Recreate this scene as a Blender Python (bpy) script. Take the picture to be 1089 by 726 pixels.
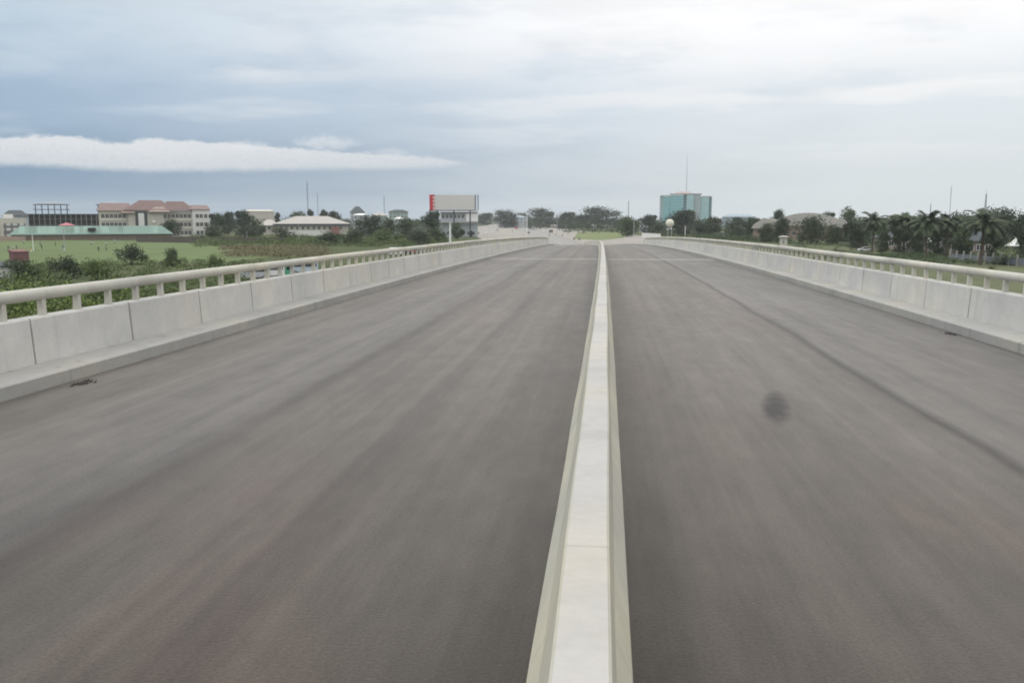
import bpy, bmesh, math, random
from mathutils import Vector, Matrix
R = math.radians
random.seed(7)
for o in list(bpy.data.objects): bpy.data.objects.remove(o)
S = bpy.context.scene
COL = S.collection
sin, cos, pi = math.sin, math.cos, math.pi

# ------------------------------------------------------------------ camera
CAMZ, F, YAW, PIT = 10.6, 950.0, R(6.04), R(7.85)
cam = bpy.data.objects.new('camera', bpy.data.cameras.new('camera'))
COL.objects.link(cam); S.camera = cam
cam.location = (0, 0, CAMZ); cam.rotation_euler = (pi/2 - PIT, 0, YAW)
cam.data.sensor_width = 36; cam.data.lens = 36*F/1089
cam.data.clip_start = .1; cam.data.clip_end = 20000
S.render.resolution_x, S.render.resolution_y = 1024, 682
S.view_settings.view_transform = 'Standard'; S.view_settings.look = 'None'
S.view_settings.gamma = 1; S.view_settings.exposure = 0
S.render.engine = 'CYCLES'
try:
    S.cycles.filter_width = 1.9; S.cycles.volume_bounces = 1; S.cycles.max_bounces = 6
except Exception: pass

# ------------------------------------------------------------------ node helper
class NT:
    def __init__(s, tree): s.t = tree; s.n = tree.nodes; s.l = tree.links
    def node(s, typ, **kw):
        n = s.n.new(typ)
        for k, v in kw.items(): setattr(n, k, v)
        return n
    def put(s, sock, v):
        if hasattr(v, 'is_output'): s.l.new(v, sock)
        elif v is not None:
            if isinstance(v, tuple) and len(v) == 3 and sock.type == 'RGBA': v = (*v, 1)
            sock.default_value = v
    def m(s, op, a, b=None, c=None, clamp=False):
        n = s.node('ShaderNodeMath', operation=op, use_clamp=clamp)
        for i, v in enumerate((a, b, c)):
            if v is not None: s.put(n.inputs[i], v)
        return n.outputs[0]
    def smooth(s, x, a, b, lo=0., hi=1.):
        n = s.node('ShaderNodeMapRange', interpolation_type='SMOOTHSTEP')
        for i, v in enumerate((x, a, b, lo, hi)): s.put(n.inputs[i], v)
        return n.outputs[0]
    def lin(s, x, a, b, lo=0., hi=1.):
        n = s.node('ShaderNodeMapRange')
        for i, v in enumerate((x, a, b, lo, hi)): s.put(n.inputs[i], v)
        return n.outputs[0]
    def mix(s, f, a, b, mode='MIX'):
        n = s.node('ShaderNodeMix', data_type='RGBA', blend_type=mode)
        s.put(n.inputs[0], f); s.put(n.inputs[6], a); s.put(n.inputs[7], b)
        return n.outputs[2]
    def noise(s, vec, scale, detail=3, rough=.55):
        n = s.node('ShaderNodeTexNoise'); s.put(n.inputs['Vector'], vec)
        n.inputs['Scale'].default_value = scale; n.inputs['Detail'].default_value = detail
        n.inputs['Roughness'].default_value = rough
        return n.outputs[0]
    def ramp(s, f, stops, interp='LINEAR'):
        n = s.node('ShaderNodeValToRGB'); cr = n.color_ramp; cr.interpolation = interp
        stops = [(p, c if isinstance(c, tuple) else (c, c, c)) for p, c in stops]
        cr.elements[0].position = stops[0][0]; cr.elements[0].color = (*stops[0][1], 1)
        cr.elements[1].position = stops[-1][0]; cr.elements[1].color = (*stops[-1][1], 1)
        for p, c in stops[1:-1]:
            e = cr.elements.new(p); e.color = (*c, 1)
        s.put(n.inputs[0], f)
        return n.outputs[0]
    def comb(s, x, y, z):
        n = s.node('ShaderNodeCombineXYZ')
        for i, v in enumerate((x, y, z)): s.put(n.inputs[i], v)
        return n.outputs[0]
    def sep(s, v):
        n = s.node('ShaderNodeSeparateXYZ'); s.put(n.inputs[0], v); return n.outputs

def pixdir(px, py):
    x, y = (px-544.5)/F, (363-py)/F
    fw = cos(PIT) - y*(-sin(PIT))*-1          # horizontal forward component
    fw = cos(PIT) + y*sin(PIT); up = -sin(PIT) + y*cos(PIT)
    v = Vector((x*cos(YAW) - fw*sin(YAW), x*sin(YAW) + fw*cos(YAW), up)); v.normalize()
    return v
def azel(px, py):
    v = pixdir(px, py); return math.atan2(v.x, v.y), math.asin(v.z)

# ------------------------------------------------------------------ world: cloudy sky
SUN_EL, SUN_ROT = R(50), R(-108)
W = bpy.data.worlds.new('World'); S.world = W; W.use_nodes = True
for n in list(W.node_tree.nodes): W.node_tree.nodes.remove(n)
w = NT(W.node_tree)
sky = w.node('ShaderNodeTexSky', sky_type='NISHITA', sun_disc=False)
sky.sun_elevation = SUN_EL; sky.sun_rotation = SUN_ROT; sky.air_density = 1.2; sky.dust_density = 3
gen = w.node('ShaderNodeTexCoord').outputs['Generated']
nrm = w.node('ShaderNodeVectorMath', operation='NORMALIZE'); w.l.new(gen, nrm.inputs[0])
dx, dy, dz = w.sep(nrm.outputs[0])
az = w.m('ARCTAN2', dx, dy); el = w.m('ARCSINE', dz)
side = w.m('DIVIDE', dx, w.m('SQRT', w.m('ADD', w.m('MULTIPLY', dx, dx), w.m('ADD', w.m('MULTIPLY', dy, dy), 1e-5))))
den = w.m('ADD', w.m('MAXIMUM', dz, 0.), .10)
cp = w.comb(w.m('DIVIDE', dx, den), w.m('DIVIDE', dy, den), 0.)
n1 = w.noise(cp, .55, 5, .5); n2 = w.noise(cp, 1.5, 5, .55); n3 = w.noise(w.comb(w.m('MULTIPLY', az, 3.), w.m('MULTIPLY', el, 22.), 1.7), 1.6, 4, .5)
sd = w.m('ADD', side, w.m('MULTIPLY', w.m('SUBTRACT', n1, .5), .35))
t = w.smooth(sd, -.66, .30)
low = w.mix(t, (.150, .268, .425), (.735, .785, .81))
mid = w.mix(t, (.36, .49, .65), (.80, .855, .90))
th = w.smooth(sd, -.74, .12)
high = w.mix(th, (.54, .66, .77), (1.06, 1.06, 1.07))
e2 = w.m('ADD', el, w.m('MULTIPLY', w.m('SUBTRACT', n2, .5), .05))
c = w.mix(w.smooth(e2, .035, .125), low, mid)
c = w.mix(w.smooth(e2, .11, .205), c, high)
# soft streaks of brighter cloud and blue-grey gaps
bright = w.m('MULTIPLY', w.smooth(n3, .48, .66), w.smooth(el, .035, .13))
c = w.mix(w.m('MULTIPLY', bright, .62), c, w.mix(t, (.60, .69, .78), (1.0, .985, .98)))
gap = w.m('MULTIPLY', w.smooth(n2, .50, .33), w.smooth(el, .04, .10))
c = w.mix(w.m('MULTIPLY', gap, .24), c, w.mix(t, (.33, .44, .60), (.66, .74, .82)))
# long roll cloud
AZ0, AZ1, ES = -1.05, -.15, .12
def prof(pts): return [((azel(px, py)[0]-AZ0)/(AZ1-AZ0), azel(px, py)[1]/ES) for px, py in pts]
f = w.lin(az, AZ0, AZ1)
topc = prof([(-330, 160), (-150, 150), (-40, 149), (20, 146), (60, 144), (100, 148), (122, 153), (140, 151), (160, 147), (200, 150), (250, 153), (300, 157), (360, 162), (430, 165), (470, 169), (492, 173), (560, 176)])
botc = prof([(-330, 160), (-150, 171), (-40, 175), (20, 176), (60, 178), (120, 181), (160, 183), (200, 182), (250, 182), (300, 181), (360, 180), (430, 180), (470, 178), (492, 175), (560, 175)])
nr = w.noise(w.comb(w.m('MULTIPLY', az, 60.), w.m('MULTIPLY', el, 90.), 0.), 1., 4, .6)
nf = w.noise(w.comb(w.m('MULTIPLY', az, 190.), w.m('MULTIPLY', el, 240.), 5.), 1., 5, .65)
wob = w.m('ADD', w.m('MULTIPLY', w.m('SUBTRACT', nr, .5), .009), w.m('MULTIPLY', w.m('SUBTRACT', nf, .5), .005))
et = w.m('MULTIPLY', w.ramp(f, topc), ES); eb = w.m('MULTIPLY', w.ramp(f, botc), ES)
ew = w.m('ADD', el, wob)
mt = w.m('SUBTRACT', 1., w.smooth(w.m('SUBTRACT', ew, et), -.0022, .0022))
mb = w.smooth(w.m('SUBTRACT', w.m('ADD', el, w.m('MULTIPLY', wob, .5)), eb), -.0035, .005)
roll = w.m('MULTIPLY', w.m('MULTIPLY', mt, mb), w.smooth(f, .02, .12))
rs = w.smooth(w.m('ADD', w.m('SUBTRACT', ew, eb), w.m('MULTIPLY', w.m('SUBTRACT', nf, .5), .03)), 0., .03)
c = w.mix(w.m('MULTIPLY', roll, .93), c, w.mix(rs, (.66, .70, .75), (.80, .82, .85)))
# small separate puffs
for px, py, rx, ry, k in ((347, 152, 30, 7, .62), (262, 77, 26, 7, .42), (292, 80, 26, 5, .3), (300, 38, 34, 14, .3), (262, 155, 20, 5, .5), (415, 161, 18, 4, .35)):
    a0, e0 = azel(px, py)
    q = w.m('ADD', w.m('POWER', w.m('ABSOLUTE', w.m('DIVIDE', w.m('SUBTRACT', az, a0), rx/F)), 2.), w.m('POWER', w.m('ABSOLUTE', w.m('DIVIDE', w.m('SUBTRACT', ew, e0), ry/F)), 2.))
    q = w.m('ADD', q, w.m('MULTIPLY', w.m('SUBTRACT', w.noise(w.comb(w.m('MULTIPLY', az, 90.), w.m('MULTIPLY', el, 170.), 4.), 1., 4, .6), .5), 2.4))
    c = w.mix(w.m('MULTIPLY', w.smooth(q, 1.7, -.3), k), c, (.80, .83, .87))
# overhead the overcast is brighter
c = w.mix(w.smooth(el, .26, .9), c, (1.75, 1.77, 1.78))
c = w.mix(w.smooth(el, .0, -.05), c, (.20, .21, .20))
cl = w.node('ShaderNodeVectorMath', operation='SCALE'); w.l.new(c, cl.inputs[0]); cl.inputs[3].default_value = 10
fin = w.mix(.95, sky.outputs[0], cl.outputs[0])
bg = w.node('ShaderNodeBackground'); w.l.new(fin, bg.inputs[0]); bg.inputs[1].default_value = .1
w.l.new(bg.outputs[0], w.node('ShaderNodeOutputWorld').inputs[0])

sun = bpy.data.objects.new('sun', bpy.data.lights.new('sun', 'SUN')); COL.objects.link(sun)
sun.data.energy = .9; sun.data.angle = R(25); sun.data.color = (1, .96, .9)
sd_ = Vector((sin(SUN_ROT)*cos(SUN_EL), cos(SUN_ROT)*cos(SUN_EL), sin(SUN_EL)))
sun.rotation_euler = sd_.to_track_quat('Z', 'Y').to_euler(); sun.location = (0, 0, 90)

# ------------------------------------------------------------------ placing
FW = Vector((-sin(YAW), cos(YAW), 0)); RT = Vector((cos(YAW), sin(YAW), 0))
def zrow(py, D):                      # height seen at photo row py from distance D
    q = (363-py)/F
    return CAMZ + D*(q*cos(PIT)-sin(PIT))/(cos(PIT)+q*sin(PIT))
def drow(py, z=0.):                   # distance of a level seen at photo row py
    q = (363-py)/F
    return (z-CAMZ)*(cos(PIT)+q*sin(PIT))/(q*cos(PIT)-sin(PIT))
def at(px, D, z=0.):
    dep = D*cos(PIT) - (z-CAMZ)*sin(PIT)
    p = D*FW + (px-544.5)/F*dep*RT
    return Vector((p.x, p.y, z))
def gp(px, py): return at(px, drow(py))
def mpp(D): return D/F                # metres per photo pixel
def facing(p): return math.atan2(-p.x, p.y)   # rotation that turns a local front (-y) to the viewpoint

# ------------------------------------------------------------------ object helpers
def put(o, parent=None):
    COL.objects.link(o)
    if parent: o.parent = parent
    return o
def tag(o, label=None, cat=None, group=None, kind=None):
    if label: o['label'] = label
    if cat: o['category'] = cat
    if group: o['group'] = group
    if kind: o['kind'] = kind
    return o
def thing(name, label, cat, loc=(0, 0, 0), rz=0, group=None):
    o = put(bpy.data.objects.new(name, None)); o.location = loc; o.rotation_euler = (0, 0, rz)
    o.empty_display_size = .5
    return tag(o, label, cat, group)
class MB:
    def __init__(s): s.v = []; s.f = []; s.mi = []; s.uv = {}
    def face(s, idx, m=0): s.f.append(tuple(idx)); s.mi.append(m)
    def poly(s, pts, m=0):
        b = len(s.v); s.v += [tuple(p) for p in pts]; s.face(range(b, b+len(pts)), m); return s
    def hexa(s, p, m=0):              # 8 corners: bottom ring then top ring
        b = len(s.v); s.v += [tuple(q) for q in p]
        for q in ((3, 2, 1, 0), (4, 5, 6, 7), (0, 1, 5, 4), (1, 2, 6, 5), (2, 3, 7, 6), (3, 0, 4, 7)): s.face([b+i for i in q], m)
        return s
    def box(s, x0, x1, y0, y1, z0, z1, m=0):
        return s.hexa([(x0, y0, z0), (x1, y0, z0), (x1, y1, z0), (x0, y1, z0), (x0, y0, z1), (x1, y0, z1), (x1, y1, z1), (x0, y1, z1)], m)
    def taper(s, x0, x1, y0, y1, z0, z1, k, m=0, ky=None):
        ky = k if ky is None else ky
        return s.hexa([(x0, y0, z0), (x1, y0, z0), (x1, y1, z0), (x0, y1, z0), (x0+k, y0+ky, z1), (x1-k, y0+ky, z1), (x1-k, y1-ky, z1), (x0+k, y1-ky, z1)], m)
    def hip(s, x0, x1, y0, y1, z0, z1, inset, over=.6, m=0):
        x0 -= over; x1 += over; y0 -= over; y1 += over; ym = (y0+y1)/2
        b = len(s.v); th = .25
        s.v += [(x0, y0, z0), (x1, y0, z0), (x1, y1, z0), (x0, y1, z0), (x0, y0, z0+th), (x1, y0, z0+th), (x1, y1, z0+th), (x0, y1, z0+th), (x0+inset, ym, z1), (x1-inset, ym, z1)]
        for q in ((3, 2, 1, 0), (0, 1, 5, 4), (1, 2, 6, 5), (2, 3, 7, 6), (3, 0, 4, 7), (4, 5, 9, 8), (5, 6, 9), (6, 7, 8, 9), (7, 4, 8)): s.face([b+i for i in q], m)
        return s
    def tube(s, pts, rad, n=6, m=0, cap=True):
        pts = [Vector(p) for p in pts]; rad = rad if isinstance(rad, (list, tuple)) else [rad]*len(pts)
        b = len(s.v)
        for i, p in enumerate(pts):
            d = (pts[min(i+1, len(pts)-1)]-pts[max(i-1, 0)]).normalized()
            a = d.cross(Vector((0, 0, 1)) if abs(d.z) < .95 else Vector((1, 0, 0))).normalized(); c_ = d.cross(a)
            for k in range(n):
                q = p + (a*cos(2*pi*k/n)+c_*sin(2*pi*k/n))*rad[i]; s.v.append(tuple(q))
        for i in range(len(pts)-1):
            for k in range(n): s.face((b+i*n+k, b+i*n+(k+1) % n, b+(i+1)*n+(k+1) % n, b+(i+1)*n+k), m)
        if cap:
            s.face([b+k for k in range(n)][::-1], m); e = b+(len(pts)-1)*n; s.face([e+k for k in range(n)], m)
        return s
    def blob(s, ctr, rx, ry, rz, m=0, seg=10, ring=6, z0=-1.):
        b = len(s.v)
        for i in range(ring+1):
            a = math.asin(z0) + (pi/2-math.asin(z0))*i/ring
            for k in range(seg):
                s.v.append((ctr[0]+rx*cos(a)*cos(2*pi*k/seg), ctr[1]+ry*cos(a)*sin(2*pi*k/seg), ctr[2]+rz*sin(a)))
        for i in range(ring):
            for k in range(seg): s.face((b+i*seg+k, b+i*seg+(k+1) % seg, b+(i+1)*seg+(k+1) % seg, b+(i+1)*seg+k), m)
        return s
    def leaf(s, p, size, m=0, up=.3):
        d = Vector((random.gauss(0, 1), random.gauss(0, 1), random.gauss(0, 1)+up)).normalized()
        a = d.orthogonal().normalized(); a.rotate(Matrix.Rotation(random.random()*6.28, 3, d)); c_ = d.cross(a)
        l, w_ = size*random.uniform(.7, 1.3), size*random.uniform(.4, .7)
        b = len(s.v); p = Vector(p)
        s.v += [tuple(p-a*l*.5), tuple(p+c_*w_*.5+d*size*.08), tuple(p+a*l*.5), tuple(p-c_*w_*.5+d*size*.08)]
        s.face((b, b+1, b+2, b+3), m)
    def mesh(s, name, mats, smooth=False):
        me = bpy.data.meshes.new(name); me.from_pydata(s.v, [], s.f)
        for m in (mats if isinstance(mats, (list, tuple)) else [mats]): me.materials.append(m)
        me.polygons.foreach_set('material_index', s.mi)
        if smooth: me.polygons.foreach_set('use_smooth', [True]*len(s.f))
        me.update(); return me
    def build(s, name, mats, parent=None, smooth=False):
        return put(bpy.data.objects.new(name, s.mesh(name, mats, smooth)), parent)
def child(name, me, parent, loc=(0, 0, 0), rz=0):
    o = put(bpy.data.objects.new(name, me), parent); o.location = loc; o.rotation_euler = (0, 0, rz); return o
def copy_tree(o, parent=None):
    c_ = o.copy(); COL.objects.link(c_); c_.parent = parent
    for ch in list(o.children): copy_tree(ch, c_)
    return c_

# ------------------------------------------------------------------ materials
def mat(name, col, rough=.8, var=.18, scale=1.5, bump=0., rnd=0., spec=.3, coord='Object', metal=0.):
    m = bpy.data.materials.new(name); m.use_nodes = True; T = NT(m.node_tree); bs = T.n['Principled BSDF']
    tc = T.node('ShaderNodeTexCoord').outputs[coord]
    n = T.noise(tc, scale, 4); c_ = T.mix(n, tuple(x*(1-var) for x in col), tuple(min(1, x*(1+var)) for x in col))
    if rnd:
        oi = T.node('ShaderNodeObjectInfo').outputs['Random']
        hs = T.node('ShaderNodeHueSaturation'); T.put(hs.inputs['Color'], c_)
        T.put(hs.inputs['Value'], T.lin(oi, 0, 1, 1-rnd, 1+rnd)); T.put(hs.inputs['Hue'], T.lin(oi, 0, 1, .485, .515)); c_ = hs.outputs[0]
    T.put(bs.inputs['Base Color'], c_); bs.inputs['Roughness'].default_value = rough
    bs.inputs['Specular IOR Level'].default_value = spec; bs.inputs['Metallic'].default_value = metal
    if bump:
        b = T.node('ShaderNodeBump'); b.inputs['Strength'].default_value = bump; T.put(b.inputs['Height'], T.noise(tc, scale*12, 3)); T.l.new(b.outputs[0], bs.inputs['Normal'])
    return m
def concrete(name, col, streak=.25, joint=True):
    m = bpy.data.materials.new(name); m.use_nodes = True; T = NT(m.node_tree); bs = T.n['Principled BSDF']
    g = T.node('ShaderNodeNewGeometry').outputs['Position']; x, y, z = T.sep(g)
    big = T.noise(g, .35, 4, .6); fine = T.noise(g, 14., 4, .6)
    st = T.noise(T.comb(T.m('MULTIPLY', x, 2.), T.m('MULTIPLY', y, 2.4), T.m('MULTIPLY', z, .22)), 1.4, 4, .65)
    v = T.m('ADD', T.lin(big, .3, .7, .90, 1.07), T.m('MULTIPLY', T.m('SUBTRACT', fine, .5), .16))
    v = T.m('MULTIPLY', v, T.lin(T.smooth(st, .54, .78), 0, 1, 1., 1-streak))
    v = T.m('MULTIPLY', v, T.lin(T.node('ShaderNodeObjectInfo').outputs['Random'], 0, 1, .95, 1.05))
    if joint != True:
        fr = T.m('FRACT', T.m('DIVIDE', T.m('ADD', y, 1.3), joint)); v = T.m('MULTIPLY', v, T.lin(T.m('LESS_THAN', fr, .004), 0, 1, 1., .86))
    blot = T.noise(T.comb(x, T.m('MULTIPLY', y, 1.6), T.m('MULTIPLY', z, 1.6)), .9, 5, .7); v = T.m('MULTIPLY', v, T.lin(blot, .35, .7, 1.05, .90))
    cc = T.mix(T.smooth(big, .42, .68), col, (col[0]*1.02, col[1]*.99, col[2]*.92))
    sc = T.node('ShaderNodeVectorMath', operation='SCALE'); T.put(sc.inputs[0], cc); T.put(sc.inputs[3], v)
    T.put(bs.inputs['Base Color'], sc.outputs[0]); bs.inputs['Roughness'].default_value = .85; bs.inputs['Specular IOR Level'].default_value = .25
    b = T.node('ShaderNodeBump'); b.inputs['Strength'].default_value = .15; b.inputs['Distance'].default_value = .01
    T.put(b.inputs['Height'], fine); T.l.new(b.outputs[0], bs.inputs['Normal'])
    return m
M = {}
M['panel'] = concrete('parapet concrete', (.51, .50, .475), .12)
M['rail'] = concrete('rail concrete', (.50, .485, .43), .15)
M['kerb'] = concrete('kerb concrete', (.34, .333, .315), .35)
M['barrier'] = concrete('barrier cream paint', (.455, .44, .375), .22, 6.1)
M['cap'] = concrete('barrier bare top', (.43, .415, .395), .12, 6.1)
M['joint'] = mat('dark joint', (.29, .28, .24), .9)
M['fascia'] = concrete('deck concrete', (.40, .39, .36), .3)

def asphalt():
    m = bpy.data.materials.new('worn asphalt'); m.use_nodes = True; T = NT(m.node_tree); bs = T.n['Principled BSDF']
    uv = T.node('ShaderNodeUVMap').outputs[0]; u, v, _ = T.sep(uv)
    wob = T.noise(T.comb(T.m('MULTIPLY', u, .25), T.m('MULTIPLY', v, .16), 3.), 1., 4, .6)
    uu = T.m('ADD', u, T.m('MULTIPLY', T.m('SUBTRACT', wob, .5), .42))
    st = [(-9.0, .78), (-8.4, 1.0), (-7.4, .97), (-7.1, 1.16), (-6.8, 1.), (-6.1, .97), (-5.6, 1.10), (-5.1, 1.02), (-4.78, .9), (-4.6, .70), (-4.35, .86), (-3.9, .98), (-3.2, 1.05), (-2.75, .98), (-2.58, .80), (-2.3, .98), (-1.7, 1.08), (-.9, .97), (-.4, .86),  # stops beside the median darken for dirt and a little painted contact shade
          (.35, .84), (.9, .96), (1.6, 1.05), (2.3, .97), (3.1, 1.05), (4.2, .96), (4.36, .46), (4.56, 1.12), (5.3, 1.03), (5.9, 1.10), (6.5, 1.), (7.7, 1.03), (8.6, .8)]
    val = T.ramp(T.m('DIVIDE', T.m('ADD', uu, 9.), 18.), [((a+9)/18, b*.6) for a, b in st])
    long = T.noise(T.comb(T.m('MULTIPLY', u, 2.2), T.m('MULTIPLY', v, .045), 0.), 1., 5, .6)
    lv = T.comb(u, T.m('MULTIPLY', v, .3), 0.); patch = T.noise(lv, .5, 5, .6); grain = T.noise(uv, 38., 3, .75); mott = T.noise(lv, 3.2, 5, .7)
    k = T.m('MULTIPLY', T.lin(long, .3, .7, .85, 1.15), T.lin(patch, .3, .7, .86, 1.14))
    fine_ = T.noise(T.comb(T.m('MULTIPLY', u, 8.), T.m('MULTIPLY', v, .03), 7.), 1., 3, .6)
    k = T.m('MULTIPLY', k, T.lin(fine_, .3, .7, .93, 1.07))
    k = T.m('ADD', k, T.m('MULTIPLY', T.smooth(T.noise(uv, 55., 2, .5), .60, .76), .5))
    k = T.m('MULTIPLY', k, T.lin(mott, .3, .7, .86, 1.15))
    k = T.m('MULTIPLY', k, T.m('ADD', 1., T.m('MULTIPLY', T.m('SUBTRACT', grain, .5), 1.1)))
    k = T.m('ADD', k, T.m('MULTIPLY', T.smooth(T.noise(uv, 1.9, 6, .75), .66, .80), .14))
    inner = T.m('MULTIPLY', T.smooth(uu, -4.9, -4.5), T.smooth(uu, 4.5, 4.3))
    cc = T.mix(inner, (.040, .0365, .033), (.036, .0288, .0228))
    cc = T.mix(T.m('MULTIPLY', T.smooth(T.noise(lv, .33, 4, .6), .50, .68), T.m('MULTIPLY', inner, .8)), cc, (.049, .031, .0238))
    # lens dust spot drawn on the road as oil, leaned towards the camera
    ox, oy = T.m('DIVIDE', T.m('SUBTRACT', T.m('SUBTRACT', u, 2.42), T.m('MULTIPLY', T.m('SUBTRACT', v, 12.75), .15)), .19), T.m('DIVIDE', T.m('SUBTRACT', v, 12.75), 1.15)
    q = T.m('ADD', T.m('ADD', T.m('MULTIPLY', ox, ox), T.m('MULTIPLY', oy, oy)), T.m('MULTIPLY', T.m('SUBTRACT', T.noise(uv, 5., 5, .7), .5), 1.6))
    k = T.m('MULTIPLY', k, T.lin(T.smooth(q, 1.6, -.15), 0, 1, 1., .22))
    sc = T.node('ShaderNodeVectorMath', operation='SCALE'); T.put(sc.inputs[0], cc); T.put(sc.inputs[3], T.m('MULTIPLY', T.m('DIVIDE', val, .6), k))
    T.put(bs.inputs['Base Color'], sc.outputs[0]); bs.inputs['Roughness'].default_value = .5; bs.inputs['IOR'].default_value = 1.26
    T.put(bs.inputs['Sheen Weight'], T.m('MULTIPLY', T.m('MULTIPLY', T.m('DIVIDE', val, .6), k), .315)); bs.inputs['Sheen Roughness'].default_value = .45; bs.inputs['Sheen Tint'].default_value = (1, .90, .80, 1); bs.inputs['Specular IOR Level'].default_value = .5
    b = T.node('ShaderNodeBump'); b.inputs['Strength'].default_value = .3; b.inputs['Distance'].default_value = .01
    T.put(b.inputs['Height'], grain); T.l.new(b.outputs[0], bs.inputs['Normal'])
    return m
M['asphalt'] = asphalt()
M['oldroad'] = mat('dusty road', (.27, .255, .235), .9, .15, .05, coord='Object')
M['sand'] = mat('sandy ground', (.29, .265, .235), .95, .22, .03)
M['field'] = mat('mown grass', (.100, .135, .045), .95, .42, .045)
M['verge'] = mat('verge grass', (.088, .100, .044), .95, .42, .07)

def ground_mat():
    m = bpy.data.materials.new('plain'); m.use_nodes = True; T = NT(m.node_tree); bs = T.n['Principled BSDF']
    g = T.node('ShaderNodeNewGeometry').outputs['Position']
    a = T.noise(g, .012, 5, .6); b = T.noise(g, .11, 4, .65)
    c_ = T.mix(T.smooth(a, .42, .6), (.045, .062, .026), (.085, .098, .042))
    c_ = T.mix(T.smooth(b, .35, .7), c_, (.075, .088, .040))
    c_ = T.mix(T.m('MULTIPLY', T.smooth(a, .58, .68), .7), c_, (.23, .20, .14))
    T.put(bs.inputs['Base Color'], c_); bs.inputs['Roughness'].default_value = .95; bs.inputs['Specular IOR Level'].default_value = .1
    return m
M['ground'] = ground_mat()
def leafmat(name, a, b, rnd=.18):
    m = bpy.data.materials.new(name); m.use_nodes = True; T = NT(m.node_tree); bs = T.n['Principled BSDF']
    g = T.node('ShaderNodeNewGeometry'); oi = T.node('ShaderNodeObjectInfo').outputs['Random']
    n = T.noise(g.outputs['Position'], .55, 3, .6)
    c_ = T.mix(T.smooth(n, .3, .7), a, b)
    c_ = T.mix(T.lin(g.outputs['Random Per Island'], 0, 1, 0, .45), c_, tuple(x*1.35 for x in b))
    hs = T.node('ShaderNodeHueSaturation'); T.put(hs.inputs['Color'], c_)
    T.put(hs.inputs['Value'], T.lin(oi, 0, 1, 1-rnd, 1+rnd)); T.put(hs.inputs['Hue'], T.lin(oi, 0, 1, .488, .512))
    T.put(bs.inputs['Base Color'], hs.outputs[0]); bs.inputs['Roughness'].default_value = .6; bs.inputs['Specular IOR Level'].default_value = .25
    return m
M['leaf'] = leafmat('dark leaves', (.024, .036, .020), (.042, .060, .030))
M['leaf2'] = leafmat('mid green leaves', (.034, .052, .022), (.062, .086, .034))
M['scrub'] = leafmat('scrub leaves', (.050, .075, .025), (.11, .145, .048))
M['fresh'] = leafmat('fresh leaves', (.085, .13, .033), (.155, .205, .055))
M['reed'] = leafmat('dry reeds', (.13, .11, .06), (.17, .155, .085))
M['palm'] = leafmat('palm leaves', (.030, .048, .026), (.060, .080, .040))
M['bark'] = mat('bark', (.10, .08, .06), .95, .3, 2, rnd=.2)

# ------------------------------------------------------------------ ground and roads
mb = MB(); n_ = 64
mb.v = [(0, 0, 0)] + [(5600*cos(2*pi*k/n_), 5600*sin(2*pi*k/n_), 0) for k in range(n_)]
for k in range(n_): mb.face((0, 1+k, 1+(k+1) % n_))
tag(mb.build('ground', M['ground']), kind='structure')
def sheet(name, pts, m, z):
    o = MB().poly([(p.x, p.y, z) for p in pts], 0).build(name, m); return tag(o, kind='structure')
sheet('sports_field', [gp(-260, 278), gp(-260, 256), gp(-60, 254), gp(150, 256.5), gp(255, 258), gp(320, 262), gp(300, 272), gp(240, 279), gp(120, 281)][::-1], M['field'], .03)
sheet('junction_ground', [at(494, 760), at(508, 1150), at(530, 1700), at(566, 1250), at(640, 640), at(700, 520), at(760, 470), at(700, 300), at(560, 290), at(520, 390)][::-1], M['sand'], .02)
sheet('grass_island', [gp(610, 254), gp(614, 247.5), gp(640, 246.5), gp(668, 247.5), gp(664, 253), gp(640, 255.5)][::-1], mat('island grass', (.15, .175, .07), .95, .25, .04), .05)
sheet('grass_verge', [at(780, 420), at(900, 330), at(1040, 235), at(1200, 200), at(1300, 120), at(800, 120), at(740, 300)], M['verge'], .02)

# road alignment
SL = [(-60, 0.), (0, 0.), (140, -.0135), (260, -.10), (600, -.118), (1300, -.20), (2200, -.2)]
def slope(y):
    for (a, p), (b, q) in zip(SL, SL[1:]):
        if y <= b: return p+(q-p)*(y-a)/(b-a)
    return SL[-1][1]
_cx = {}; acc = 0.
for i in range(0, 2200): _cx[i] = acc; acc += slope(i+.5)
def cx(y):
    if y <= 0: return 0.
    i = int(y); return _cx[i] + (y-i)*slope(y)
def rz_(y):
    if y < 0: return 8 - .0032*y
    if y <= 315: return 8 - .0032*y - .65e-4*y*y
    z0 = 8 - .0032*315 - .65e-4*315**2; s0 = .0032+1.3e-4*315
    L = 2*(z0-.06)/s0; q = min(1, (y-315)/L)
    return z0 - s0*L*(q-q*q/2)
END = 345
def ribbon(name, u0, u1, y0, y1, m, dz=0., step=3., zf=rz_, w1=1.):
    mb = MB(); me_uv = []; k = int((y1-y0)/step); nu = 5
    for i in range(k+1):
        y = y0+(y1-y0)*i/k
        for j in range(nu+1):
            u = u0+(u1-u0)*j/nu; mb.v.append((cx(y)+u, y, zf(y)+dz)); me_uv.append((u, y))
    for i in range(k):
        for j in range(nu):
            a = i*(nu+1)+j; mb.face((a, a+1, a+nu+2, a+nu+1))
    o = mb.build(name, m); uvl = o.data.uv_layers.new(name='UVMap')
    for lp in o.data.loops: uvl.data[lp.index].uv = me_uv[lp.vertex_index]
    return tag(o, kind='structure')
KL, KR = -8.72, 8.28
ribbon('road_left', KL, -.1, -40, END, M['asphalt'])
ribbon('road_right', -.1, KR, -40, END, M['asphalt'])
def flat(y): return .06
for a, b in ((-9.1, -8.7), (-.5, .5), (8.3, 8.7)):
    ribbon('far_kerb', a, b, END, 1500, M['kerb'], .1, 12, flat)
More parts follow.
